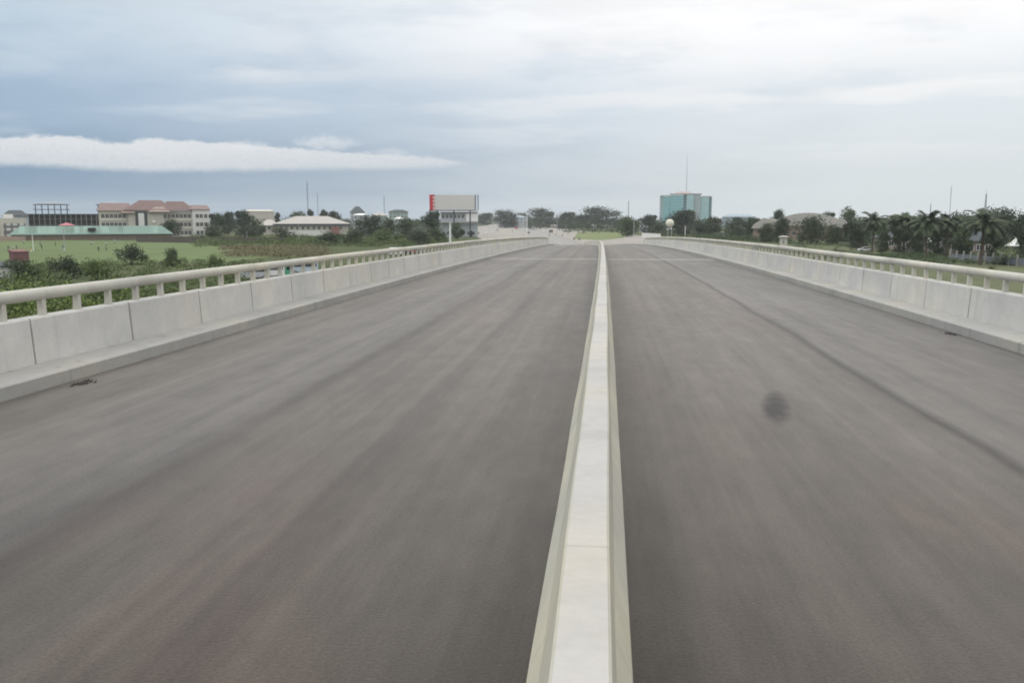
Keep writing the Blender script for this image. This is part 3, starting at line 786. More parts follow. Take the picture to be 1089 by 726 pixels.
# grey dormer hips at the eaves
MB().hip(X(134), X(146), -3, 5, ew-1.2, ZR(221.5), 2.5, .4).build('porch_roof', mat('greyed red roof', (.30, .22, .19), .85), b)
MB().hip(X(160), X(181), -3.4, 5, ew-.6, ZR(220), 4, .4).build('porch_roof', mat('greyed tile roof', (.31, .245, .215), .85), b)
wm = window_mesh(1.7, 2.1, M['cream']); h3 = ew/3.05
for px in list(range(116, 138, 4)) + list(range(176, 204, 4)) + [208, 212, 216.5]:
    front = -1.6 if (140 < px < 182 or px > 203) else 0
    for k in range(3): child('window', wm, b, (X(px), front-.005, 1.2+k*h3))
bal = MB().box(X(114), X(138), -.5, -.002, 0, .5).mesh('balcony_band', M['white'])
for k in (1, 2): child('balcony_band', bal, b, (0, 0, k*h3-.2)); child('balcony_band', MB().box(X(184), X(202.5), -.5, -.002, 0, .5).mesh('balcony_band', M['white']), b, (0, 0, k*h3-.2))
MB().box(X(147), X(158.5), -2.0, -1.61, .2, ew-.2).build('portal_glass', M['pane'], b)
MB().box(X(149.8), X(155.5), -2.4, -2.01, .5, ew-1.2).build('portal_panel', M['white'], b)
MB().blob((X(164.5), -2.2, zrow(236, D)), .9, .25, .8).build('satellite_dish', M['whitepaint'], b, True)

# dark field wall and low walls
def wall_(name, label, px0, py0, px1, py1, h, m, th=.25, posts=0):
    a, c_ = gp(px0, py0), gp(px1, py1); L = (c_-a).length
    t = thing(name, label, 'wall', a, math.atan2((c_-a).y, (c_-a).x))
    MB().box(0, L, -th/2, th/2, 0, h).build('wall_panel', m, t); MB().box(-.1, L+.1, -th/2-.06, th/2+.06, h+.002, h+.12).build('coping', m, t)
    if posts:
        pm_ = MB().box(-.2, .2, -th/2-.12, th/2+.12, 0, h+.3).mesh('pier', m)
        for k in range(posts): child('pier', pm_, t, (L*k/(posts-1), 0, 0))
    return t
wall_('boundary_wall', 'dark stained wall along the far side of the sports field', 146, 257.5, 300, 259.5, 2.3, mat('stained wall', (.10, .085, .075), .95, .4, .3), posts=16)
wall_('boundary_wall', 'low white wall in front of the grey-roofed bungalow', 300, 250.5, 347, 250.5, 3.0, M['white'], posts=6)
wall_('boundary_wall', 'short pale wall at the end of the right parapet', 683, 253, 702, 254.5, 2.6, M['white'], posts=4)
wall_('boundary_wall', 'pinkish low wall left of the green-roofed hall', -20, 256.5, 27, 256, 2.0, mat('pink wall', (.36, .27, .23), .9, .2, .3), posts=6)

# beige far hall, grey bungalow and other houses on the left
D = 760; b, hw = bldg('hall', 'plain beige far hall behind the tall dark tree', 'hall', 262, 292, D)
MB().box(-hw, hw, 0, 20, 0, zrow(225, D)).build('wall', M['cream'], b); MB().hip(-hw, hw, 0, 20, zrow(225, D)+.002, zrow(222.8, D), 4, .4).build('roof', M['cream'], b)
D = 600; b, hw = bldg('bungalow', 'long pale bungalow under a grey hipped sheet roof', 'house', 279, 371, D)
ze = zrow(238.3, D); X2 = lambda px: (px-325)*mpp(D)
MB().box(X2(296), hw-1, 0, 18, 0, ze).build('wall', M['cream'], b); MB().box(-hw+1, X2(296)-.002, 2, 16, 0, ze-1).build('wall', M['cream'], b)
MB().hip(X2(293), hw, -.8, 18.8, ze+.002, zrow(229.8, D), 15, .8).build('roof', M['greyroof'], b)
MB().hip(-hw, X2(297), 1, 17, ze-.998, zrow(233.5, D), 5, .8).build('roof', M['greyroof'], b)
MB().box(X2(294), hw+.2, -1.75, -1.70, ze-.9, ze+.1).build('fascia_board', M['steel'], b)
wm = window_mesh(1.5, 2.1, M['white'])
for px in [283, 288] + [300+k*5.6 for k in range(12)]: child('window', wm, b, (X2(px), -.005 if px > 296 else 1.995, 3.0))
MB().box(X2(352), X2(360), -4, -.01, 0, 4.6).build('porch', mat('brick red render', (.26, .13, .11), .9), b)
def house(px0, px1, ytop, yeave, D, label, wall, roof, depth=9, turn=.0, win=3, inset=None):
    b, hw = bldg('house', label, 'house', px0, px1, D, turn)
    ze, zt = zrow(yeave, D), zrow(ytop, D)
    MB().box(-hw, hw, 0, depth, 0, ze).build('wall', wall, b); MB().hip(-hw, hw, 0, depth, ze+.002, zt, inset if inset is not None else min(hw*.8, depth/2), .5).build('roof', roof, b)
    wm_ = window_mesh(min(1.4, hw*.4), min(1.5, ze*.4))
    for k in range(win):
        for z in ([ze-2.4] if ze < 5.5 else [ze-2.4, ze-5.6]):
            if z > .3: child('window', wm_, b, (-hw+2*hw*(k+.5)/win, -.005, z))
    return b
H = M
house(373, 388, 219.5, 226, 820, 'tall house with dark hipped roof rising over the trees', H['hazegrey'], H['darkroof'], 12)
house(414, 434, 222.8, 225.2, 860, 'long flat dark-roofed house right of the thin mast', mat('pale green render', (.30, .37, .34), .9), H['darkroof'], 12, win=5)
house(376, 392, 227, 229, 700, 'white-roofed low house below the tall dark-roofed house', H['hazegrey'], H['whitepaint'], 10)
house(420, 430, 230.8, 233, 600, 'small white-roofed house among trees left of the billboard', H['hazegrey'], H['whitepaint'], 8)
house(396, 412, 226, 229.5, 780, 'pale green house half hidden below the thin mast', mat('sage render', (.28, .34, .31), .9), H['greyroof'], 10)
house(340, 350, 224.5, 228, 900, 'pale house wall showing behind the grey hipped roof', H['hazegrey'], H['greyroof'], 8)
house(530, 560, 229, 231.5, 1000, 'long bluish grey house behind the far road', H['hazegrey'], mat('blue grey roof', (.30, .35, .38), .7), 14, win=8)
house(629.5, 634, 238.6, 239.8, 900, 'small pale hut left of a wider one below the big spreading tree', H['hazegrey'], H['greyroof'], 6, win=1)
house(641, 652, 238.8, 239.9, 900, 'wide pale hut right of a small one below the big spreading tree', mat('dull render', (.30, .30, .28), .9), H['greyroof'], 6, win=3)
house(585, 604, 239.0, 240.0, 960, 'long pale-roofed shed beside the far road', mat('dusty render', (.36, .32, .28), .9), H['greyroof'], 8, win=4)
house(680, 690, 234, 236, 680, 'pale flat-roofed house just left of the glass tower', H['hazegrey'], H['greyroof'], 8)
house(768, 802, 227.8, 230.8, 1000, 'long bluish far house right of the glass tower', mat('pale blue render', (.36, .43, .47), .9), mat('bluish roof', (.30, .36, .40), .7), 14, win=8)
house(929, 958, 247, 253.5, 300, 'cream house behind the first two palms', mat('dull cream render', (.40, .345, .30), .9, .15), H['darkroof'], 8, win=4)
house(945, 957, 227.5, 231, 520, 'pale upper storey showing between the first two palms', H['white'], H['greyroof'], 9)
house(962, 1000, 246, 255, 285, 'grey-roofed house behind the second and third palms', mat('grey render', (.28, .27, .26), .9), H['darkroof'], 8, win=4)
house(1012, 1052, 246, 257, 262, 'brown low house behind the nearest palm', mat('brown render', (.24, .19, .17), .9), H['darkroof'], 8, win=5)
b = house(829, 837, 250.8, 252.5, 340, 'tiny cream kiosk below the arched-roof hall', H['cream'], H['greyroof'], 3, win=1)

# sheds beside the field
p = gp(24, 284); b = thing('shed', 'reddish brown sheet shed among the bushes', 'shed', p, facing(p)+.35); zt = zrow(266.5, drow(284))
MB().box(-1.5, 1.5, 0, 3, 0, zt-.25).build('wall', mat('rusty sheet', (.17, .085, .085), .8, .25, 1), b); MB().hexa([(-1.7, -.2, zt-.248), (1.7, -.2, zt-.248), (1.7, 3.2, zt-.248), (-1.7, 3.2, zt-.248), (-1.7, -.2, zt-.2), (1.7, -.2, zt-.2), (1.7, 3.2, zt+.2), (-1.7, 3.2, zt+.2)]).build('roof', mat('rusty roof', (.20, .10, .095), .8, .25, 1), b)
p = gp(-4, 300); b = thing('shed', 'black-roofed shed with whitewashed wall at the left edge', 'shed', p, facing(p)-.2); zt = zrow(281, drow(300))
MB().box(-3.5, 3.2, 0, 3, 0, zt-.4).build('wall', M['white'], b); MB().hexa([(-3.8, -.5, zt-.398), (3.5, -.5, zt-.398), (3.5, 3.4, zt+.2), (-3.8, 3.4, zt+.2), (-3.8, -.5, zt-.3), (3.5, -.5, zt-.3), (3.5, 3.4, zt+.3), (-3.8, 3.4, zt+.3)]).build('roof', M['darkroof'], b)

# billboard and the building below it
D = 500; b, hw = bldg('billboard', 'huge white billboard with a red strip at its left end', 'billboard', 457, 509, D)
z0, z1 = zrow(223.3, D), zrow(207.5, D); X3 = lambda px: (px-483)*mpp(D)
MB().box(X3(463), X3(505), -.25, 0, z0, z1).build('panel', mat('blank poster', (.60, .58, .56), .6, .05, .2), b)
MB().box(X3(457.5), X3(463)-.002, -.35, 0, z0-.3, z1+.2).build('red_strip', M['redpaint'], b)
mb = MB()
for k in range(4):
    zc = z1-1.2-k*(z1-z0-1)/3.6; mb.box(X3(460.6), X3(463.6), -.42, -.36, zc-.22, zc+.22); mb.box(X3(461.6), X3(462.6), -.42, -.36, zc-1.1, zc-.5)
mb.build('lettering', M['whitepaint'], b)
MB().box(X3(505)+.002, X3(506), -.3, .1, z0-.2, z1+.2).build('frame', M['steel'], b)
mb = MB()
for k in range(7):
    zc = z0+(z1-z0)*k/6; mb.box(X3(506.3), X3(509), 1.0, 1.2, zc-.1, zc+.1)
mb.box(X3(508.2), X3(509), 1.21, 1.5, z0, z1).build('side_ladder', M['steel'], b)
mb = MB()
for k in range(9): x = X3(460)+k*(X3(504)-X3(460))/8; mb.box(x-.12, x+.12, .3, .5, z0-.4, z1-.2)
for z in (z0-.2, (z0+z1)/2, z1-.4): mb.box(X3(458), X3(505), .02, .28, z-.15, z+.15)
mb.build('back_frame', M['steel'], b)
lg = MB().tube([(0, 0, 0), (0, 0, z0-.4)], .38, 10).mesh('leg', M['steel'])
for px in (466, 483, 500): child('leg', lg, b, (X3(px), .8, 0))
MB().box(X3(458), X3(508), -1.6, -.4, z0-.55, z0-.35).build('catwalk', M['steel'], b)
D = 520; b, hw = bldg('shop_building', 'white two-storey shop building under the billboard', 'building', 469, 508, D)
MB().box(-hw, hw, 0, 14, 0, zrow(226, D)).build('wall', M['hazegrey'], b)
MB().box(hw-6.8, hw+.1, -.4, -.003, zrow(235.5, D), zrow(227, D)).build('sign_panel', M['whitepaint'], b)
MB().box(-hw-.4, hw+.4, -1.2, 14.2, zrow(226, D)+.002, zrow(225.2, D)).build('roof', M['greyroof'], b)
MB().box(-hw, hw, -2.2, -.003, zrow(237, D), zrow(236, D)).build('canopy', M['greyroof'], b)
wm = window_mesh(1.5, 1.9, M['white'])
for k in range(6): child('window', wm, b, (-hw+1.5+k*2.25, -.005, zrow(232, D)))
for k in range(7): child('window', wm, b, (-hw+1.5+k*2.9, -.005, 1.0))
dm_ = MB().box(-.9, .9, -.12, -.004, 0, 3.4).mesh('door', M['void']); child('door', dm_, b, (hw-4, 0, .0))

# glass tower
D = 1150; b, hw = bldg('office_tower', 'teal glass office tower with pink crown and tall antenna', 'tower', 701.5, 755.5, D)
X4 = lambda px: (px-728.5)*mpp(D)
ZT = lambda py: zrow(py, D)
def bay(px0, px1, y0, ztop, glass, name='facade_bay'):
    mb = MB(); x0, x1 = X4(px0), X4(px1); nfl = 11
    mb.box(x0, x1, y0, 24, 0, ztop, 0)
    for k in range(1, nfl+1): z = ztop*k/nfl; mb.box(x0+.3, x1-.3, y0-.18, y0-.003, z-.7, z-.1, 1)
    return mb.build(name, [glass, M['tealpale']], b)
bay(701.5, 705, 4, ZT(208.5), M['hazegrey']); bay(705.05, 712.5, 2, ZT(209), M['teal']); bay(712.6, 726, 0, ZT(207.6), M['teal'])
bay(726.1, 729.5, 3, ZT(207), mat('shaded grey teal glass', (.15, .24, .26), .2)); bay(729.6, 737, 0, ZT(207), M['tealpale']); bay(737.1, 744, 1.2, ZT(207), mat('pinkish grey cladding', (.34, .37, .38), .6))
bay(744.1, 752.5, 2.4, ZT(209.5), M['tealpale']); bay(752.6, 755.5, 5, ZT(209.5), mat('greenish dark glass', (.12, .22, .22), .2))
MB().box(X4(702), X4(713), 1.8, 20, ZT(208.4)+.01, ZT(207.6)).build('roof_edge', M['pinkstone'], b)
MB().box(X4(712), X4(737), -.3, 21, ZT(206.8)+.01, ZT(205.8)).build('roof_edge', M['pinkstone'], b)
MB().box(X4(737.1), X4(745), .8, 21, ZT(206.9)+.01, ZT(205.9)).build('roof_edge', M['pinkstone'], b)
MB().box(X4(745.2), X4(755), 2.2, 21, ZT(209.4)+.01, ZT(208.6)).build('roof_edge', M['pinkstone'], b)
MB().taper(X4(717), X4(735), 3, 18, ZT(205.7), ZT(203.6), 3).build('roof_crown', M['pinkstone'], b)
MB().tube([(X4(729), 10, ZT(203.5)), (X4(729), 10, ZT(185)), (X4(729), 10, ZT(164))], [.5, .35, .15], 6).build('antenna', M['galv'], b)

# arched hall
D = 450; b, hw = bldg('arched_hall', 'large hall with a grey-brown arched roof behind green trees', 'hall', 822, 895, D)
X5 = lambda px: (px-858.5)*mpp(D)
ar = mat('weathered arched roof', (.40, .375, .35), .8, .12, .2)
def arch(x0, x1, z0, z1, y0, y1):
    mb = MB(); n = 16; ring = [(x0+(x1-x0)*k/n, z0+(z1-z0)*math.sin(pi*k/n)**.62) for k in range(n+1)]
    for y in (y0, y1): mb.v += [(x, y, z) for x, z in ring]
    for k in range(n): mb.face((k, k+1, n+2+k, n+1+k))
    mb.face(list(range(n+1))[::-1]); mb.face([n+1+k for k in range(n+1)])
    return mb
arch(X5(820), X5(897), zrow(240, D), zrow(226.3, D), -1, 34).build('roof', ar, b)
MB().box(X5(823), X5(894), 0, 33, 0, zrow(240, D)-.003).build('wall', M['brownwall'], b)
arch(X5(883), X5(899), zrow(242, D), zrow(232.2, D), -4, 20).build('side_roof', ar, b)
arch(X5(801), X5(836), zrow(243, D), zrow(232.6, D), -3, 18).build('side_roof', ar, b); MB().box(X5(803), X5(821), -2, 16, 0, zrow(243, D)-.003).build('wing_wall', M['brownwall'], b)
rib = mat('roof seam', (.24, .22, .20), .8)
wm = window_mesh(1.3, 1.8, M['cream'])
for k in range(8): child('window', wm, b, (X5(827)+k*4.2, -.005, 2.2))

# round tank and its canopy
p = at(712, 490); t = thing('water_tank', 'cream round water tank left below the glass tower', 'tank', p)
MB().blob((0, 0, zrow(237.2, 490)), 2.3, 2.3, 2.1, 0, 14, 10).build('tank_ball', mat('cream tank paint', (.58, .57, .47), .6, .1, .5), t, True)
lg = MB().tube([(0, 0, 0), (0, 0, zrow(238, 490))], .14, 6).mesh('leg', M['galv'])
for k in range(4): child('leg', lg, t, (1.5*cos(k*pi/2+.7), 1.5*sin(k*pi/2+.7), 0))
# white tents
def tent(px, py, wpx, ytop, label, peak=.0, tilt=0.):
    D = drow(py); p = at(px, D); t = thing('canopy_tent', label, 'tent', p, facing(p)+tilt, 'white canopy tents')
    hw = wpx*mpp(D)/2; z1 = zrow(ytop, D); z0 = z1*.62
    mb = MB(); n = 6; b0 = 0
    ring = [(-hw, -hw), (0, -hw*1.02), (hw, -hw), (hw*1.02, 0), (hw, hw), (0, hw*1.02), (-hw, hw), (-hw*1.02, 0)]
    mb.v = [(x, y, z0) for x, y in ring] + [(x*.5+peak*hw, y*.5, z0+(z1-z0)*.38) for x, y in ring] + [(peak*hw*1.6, 0, z1)]
    for k in range(8): mb.face((k, (k+1) % 8, 8+(k+1) % 8, 8+k)); mb.face((8+k, 8+(k+1) % 8, 16))
    mb.build('canopy', M['whitepaint'], t)
    lg = MB().tube([(0, 0, 0), (0, 0, z0)], .05, 6).mesh('leg', M['galv'])
    for x, y in ((-1, -1), (1, -1), (1, 1), (-1, 1)): child('leg', lg, t, (x*hw*.96, y*hw*.96, 0))
tent(1075, 276, 14, 252.5, 'peaked white tent beside the pillared fence at the right edge', .3)
tent(988, 268, 6, 251, 'small tilted white canopy beside the third palm', -.2)
tent(1012, 266, 5, 252.5, 'small white canopy behind the fourth palm', .2)
tent(714, 247.5, 13, 241.8, 'low white canopy under the cream round tank', .0)

# pillared fence on the right
a, c_ = gp(1010, 277), gp(1130, 287); L = (c_-a).length
t = thing('fence', 'pale pillared fence with blue-grey panels along the right side', 'fence', a, math.atan2((c_-a).y, (c_-a).x))
pm_ = MB().taper(-.17, .17, -.17, .17, 0, 2.6, .02).mesh('pillar', mat('dirty render', (.33, .31, .275), .9, .2, .6)); n = 15
for k in range(n): child('pillar', pm_, t, (L*k/(n-1), 0, 0))
fp = MB().box(.2, L/(n-1)-.2, -.05, .05, .3, 1.75).mesh('fence_panel', mat('blue grey sheet', (.15, .165, .185), .7, .3, 1))
for k in range(n-1): child('fence_panel', fp, t, (L*k/(n-1), 0, 0))

# poles
def pole(px, py, ytop, r, label, m, lamp=True, D=None):
    D = D or drow(py); p = at(px, D); t = thing('lamp_post' if lamp else 'post', label, 'lamp post' if lamp else 'pole', p, facing(p)); h = zrow(ytop, D)
    MB().tube([(0, 0, 0), (0, 0, h*.5), (0, 0, h)], [r, r*.85, r*.7], 8).build('shaft', m, t)
    if lamp: MB().tube([(0, 0, h), (.5, 0, h+.25), (1.1, 0, h+.3)], .06, 6).build('arm', m, t); MB().taper(.9, 1.6, -.14, .14, h+.2, h+.36, .05).build('lamp_head', m, t)
    else: MB().box(-r*1.2, r*1.2, -r*1.2, r*1.2, h, h+.12).build('cap', m, t)
pole(35.5, 267, 250.5, .13, 'thin white pole near the left end of the sports field', M['whitepaint'], False)
pole(69, 267, 243.5, .13, 'grey floodlight pole on the sports field before the green roof', M['galv'])
pole(478.8, 258, 236.5, .45, 'thick white pole behind the left rail below the billboard', M['whitepaint'], False)
pole(674, 252, 232, .2, 'pale pole right of the low dark round tree', M['galv'], False)
pole(728.5, 252, 240, .22, 'white post under the full tree before the glass tower', M['whitepaint'], False)
pole(318, 257, 238, .16, 'pale pole before the grey-roofed bungalow', M['galv'], False)
pole(560.5, 250, 227, .22, 'white lamp post beside the far road', M['whitepaint'])
pole(592.5, 247, 228, .18, 'grey lamp post before the round dark trees by the far road', M['galv'])
pole(263, 258, 246, .12, 'thin pale post beyond the field wall, below the tall dark tree', M['galv'], False)
def mast(px, ytop, D, w0, w1, label, guy=False):
    p = at(px, D); t = thing('radio_mast', label, 'mast', p, .3); h = zrow(ytop, D); mb = MB(); n = max(8, int(h/3))
    leg = lambda k, z: ((w0+(w1-w0)*z/h)*.5*cos(k*2.094), (w0+(w1-w0)*z/h)*.5*sin(k*2.094), z)
    rr = .045+w0*.035
    for k in range(3): mb.tube([leg(k, 0), leg(k, h)], rr, 4)
    for i in range(n):
        z0, z1 = h*i/n, h*(i+1)/n
        for k in range(3): mb.tube([leg(k, z0), leg((k+1) % 3, z1)], rr*.6, 3, cap=False); mb.tube([leg(k, z1), leg((k+1) % 3, z1)], rr*.6, 3, cap=False)
    mb.build('lattice', M['steel'], t); MB().tube([(0, 0, h-.05), (0, 0, h+2.5)], .06, 5).build('antenna', M['steel'], t)
mast(328, 194, 720, 1.0, .8, 'tallest lattice mast, above the grey-roofed bungalow')
mast(338.5, 206, 900, .9, .5, 'thin short mast just right of the tallest mast')
mast(409, 209.5, 820, 1.0, .7, 'thin lattice mast left of the billboard')
mast(668, 214, 900, 1.0, .6, 'thin mast above the trees left of the glass tower')
mast(988, 217.5, 620, 1.0, .4, 'short thin mast above the third palm')
mast(1009, 199, 1000, .9, .5, 'faint tall thin mast above the fourth palm')
mast(1046, 206.5, 620, 2.6, .5, 'tapered lattice mast above the nearest palm')

# ------------------------------------------------------------------ vehicles
M['tyre'] = mat('tyre', (.02, .02, .02), .9); M['glass'] = mat('car glass', (.02, .025, .03), .1, spec=.6)
M['lampw'] = mat('headlamp', (.7, .7, .65), .2)
PAINT = {n: mat(n+' car paint', c_, .35, .05, .5, spec=.5) for n, c_ in dict(white=(.72, .72, .72), silver=(.42, .43, .45), black=(.025, .025, .03), red=(.35, .03, .03), blue=(.06, .1, .22), green=(.08, .36, .22), paleblue=(.46, .52, .60), grey=(.20, .21, .22), beige=(.45, .40, .32)).items()}
VM = {}
def vparts(kind_):
    if kind_ in VM: return VM[kind_]
    if kind_ == 'car':
        L, W_, sect, glass = 4.4, 1.75, [(-2.2, .35), (-2.2, .75), (-2.1, .88), (-1.2, .95), (-.65, 1.42), (.75, 1.45), (1.55, .98), (2.1, .95), (2.2, .8), (2.2, .35)], [(-1.12, .97), (-.68, 1.37), (.72, 1.39), (1.42, 1.0)]
    else:
        L, W_, sect, glass = 5.4, 1.9, [(-2.7, .4), (-2.7, .95), (-2.35, 1.25), (-1.8, 2.1), (-1.5, 2.2), (2.6, 2.2), (2.7, 2.0), (2.7, .4)], [(-2.12, 1.35), (-1.75, 2.0), (2.4, 2.0), (2.4, 1.35)]
    body = MB(); n = len(sect)
    for y, k in ((-W_/2, 0), (W_/2, 0)):
        body.v += [(x, y*(1-.10*max(0, (z-.9)/1.2)), z) for x, z in sect]
    for k in range(n): body.face((k, (k+1) % n, n+(k+1) % n, n+k))
    body.face(range(n)); body.face([n+k for k in range(n)][::-1])
    gl = MB()
    for sg in (-1, 1):
        pts = [(x, sg*(W_/2*(1-.10*max(0, (z-.9)/1.2))+.012), z) for x, z in glass]
        gl.poly(pts if sg < 0 else pts[::-1])
    front = MB(); (x0, z0), (x1, z1) = (sect[3], sect[4]) if kind_ == 'car' else (sect[2], sect[3])
    q = W_*.42; nx, nz = -(z1-z0), (x1-x0); l_ = math.hypot(nx, nz); nx, nz = nx/l_*.012, nz/l_*.012
    front.poly([(x0+nx+.05, -q, z0+nz+.05), (x0+nx+.05, q, z0+nz+.05), (x1+nx-.04, q*.92, z1+nz-.05), (x1+nx-.04, -q*.92, z1+nz-.05)][::-1])
    wh = MB().tube([(0, -.1, 0), (0, .1, 0)], .33, 14, 0); wh.tube([(0, -.105, 0), (0, .105, 0)], .18, 10, 1)
    hl = MB().box(-.03, .03, -.16, .16, -.07, .07)
    VM[kind_] = dict(L=L, W=W_, body=body, gl=gl.mesh('side_window', M['glass']), fr=front.mesh('windscreen', M['glass']), wh=wh.mesh('wheel', [M['tyre'], PAINT['silver']]), hl=hl.mesh('headlight', M['lampw']), bm={})
    return VM[kind_]
def vehicle(kind_, colour, p, rz, label, group, name=None, cat=None):
    v = vparts(kind_); t = thing(name or ('parked_car' if kind_ == 'car' else 'van'), label, cat or ('car' if kind_ == 'car' else 'van'), p, rz, group)
    if colour not in v['bm']: v['bm'][colour] = v['body'].mesh('body', PAINT[colour])
    child('body', v['bm'][colour], t); child('side_window', v['gl'], t); child('windscreen', v['fr'], t)
    for x in (-v['L']*.31, v['L']*.30):
        for y in (-v['W']/2+.08, v['W']/2-.08): child('wheel', v['wh'], t, (x, y, .33))
    for y in (-v['W']*.36, v['W']*.36): child('headlight', v['hl'], t, (-v['L']/2-.01, y, .68))
    return t
G1 = 'vehicles on the road left of the flyover'
for px, py, k, c_, rz, lab in (
 (286, 295, 'van', 'white', .5, 'white van seen between rail posts, left of the green kiosk'),
 (323, 291, 'van', 'paleblue', .45, 'pale blue minibus seen between rail posts, right of the green kiosk'),
 (270, 297, 'van', 'silver', .5, 'silver van at the left end of the vehicles behind the rail'),
 (421, 271.5, 'van', 'white', 1.0, 'white van behind the rail posts below the long dark flat roof'),
 (429, 271, 'car', 'black', 1.0, 'black car behind the rail between a white van and a red car'),
 (437, 270, 'car', 'red', 1.1, 'red car behind the rail posts left of the white pole'),
 (446, 269, 'van', 'grey', 1.2, 'grey van behind the rail posts left of the white pole'),
 (500, 249.5, 'car', 'silver', 1.9, 'silver car parked before the shop door under the billboard'),
 (508, 249, 'car', 'black', 1.8, 'black car parked at the right corner of the shop building'),
 (516, 248.5, 'van', 'white', 1.8, 'white van on the ground right of the shop building'),
 (523, 247.5, 'car', 'white', 1.7, 'white car right of the white van by the shop building'),
 (529, 245.5, 'car', 'grey', 1.7, 'grey car furthest right of those by the shop building')):
    vehicle(k, c_, gp(px, py), rz, lab, G1)
G2 = 'vehicles on the far road'
for px, py, k, c_, rz, lab in (
 (556, 242, 'van', 'black', 1.65, 'dark lorry on the far road'),
 (567, 245, 'van', 'grey', 1.65, 'grey lorry on the far road before the broad dark tree'),
 (541, 239.5, 'car', 'beige', 1.7, 'beige car furthest along the far road'),
 (579, 246.5, 'car', 'white', 1.6, 'white car on the far road before the long pale-roofed shed'),
 (586, 247.5, 'van', 'black', 1.4, 'dark van right of the white car on the far road'),
 (520, 242.5, 'car', 'silver', 1.7, 'silver car on the far road above the cars by the shop building'),
 (533, 241.5, 'van', 'grey', 1.7, 'grey van on the far road between a silver and a beige car'),
 (549, 244, 'car', 'red', 1.7, 'red car on the far road left of the dark lorry'),
 (562, 248.5, 'car', 'black', 1.6, 'black car on the far road by the white lamp post'),
 (605, 246.5, 'car', 'grey', .3, 'grey car between the long pale-roofed shed and the bright grass island'),
 (596, 243.5, 'van', 'black', .2, 'black lorry by the right end of the long pale-roofed shed')):
    big = 'lorry' in lab; t = vehicle(k, c_, gp(px, py), rz, lab, G2, 'lorry' if big else None, 'lorry' if big else None)
    if big: t.scale = (1.5, 1.35, 1.7)
G3 = 'vehicles parked right of the flyover'
for px, py, k, c_, rz, lab in (
 (765, 250, 'van', 'white', .3, 'left white van parked under the dark tree right of the tower'),
 (778, 251, 'van', 'white', -.4, 'right white van parked under the dark tree right of the tower'),
 (771, 253, 'car', 'silver', .1, 'silver car between the two white vans right of the tower'),
 (920, 267.5, 'car', 'white', .1, 'white car parked by the foot of the first palm'),
 (700, 250, 'van', 'grey', .1, 'grey van behind the short pale wall')):
    vehicle(k, c_, gp(px, py), rz, lab, G3)
p = gp(308, 293); t = thing('kiosk', 'green kiosk between a white van and a pale blue minibus', 'kiosk', p, .4)
MB().box(-.75, .75, -.75, .75, 0, 2.5).build('booth', PAINT['green'], t); MB().box(-.95, .95, -1.1, .95, 2.503, 2.6).build('roof', PAINT['green'], t); MB().box(-.55, .55, -.78, -.752, 1.1, 1.9).build('hatch', M['void'], t)

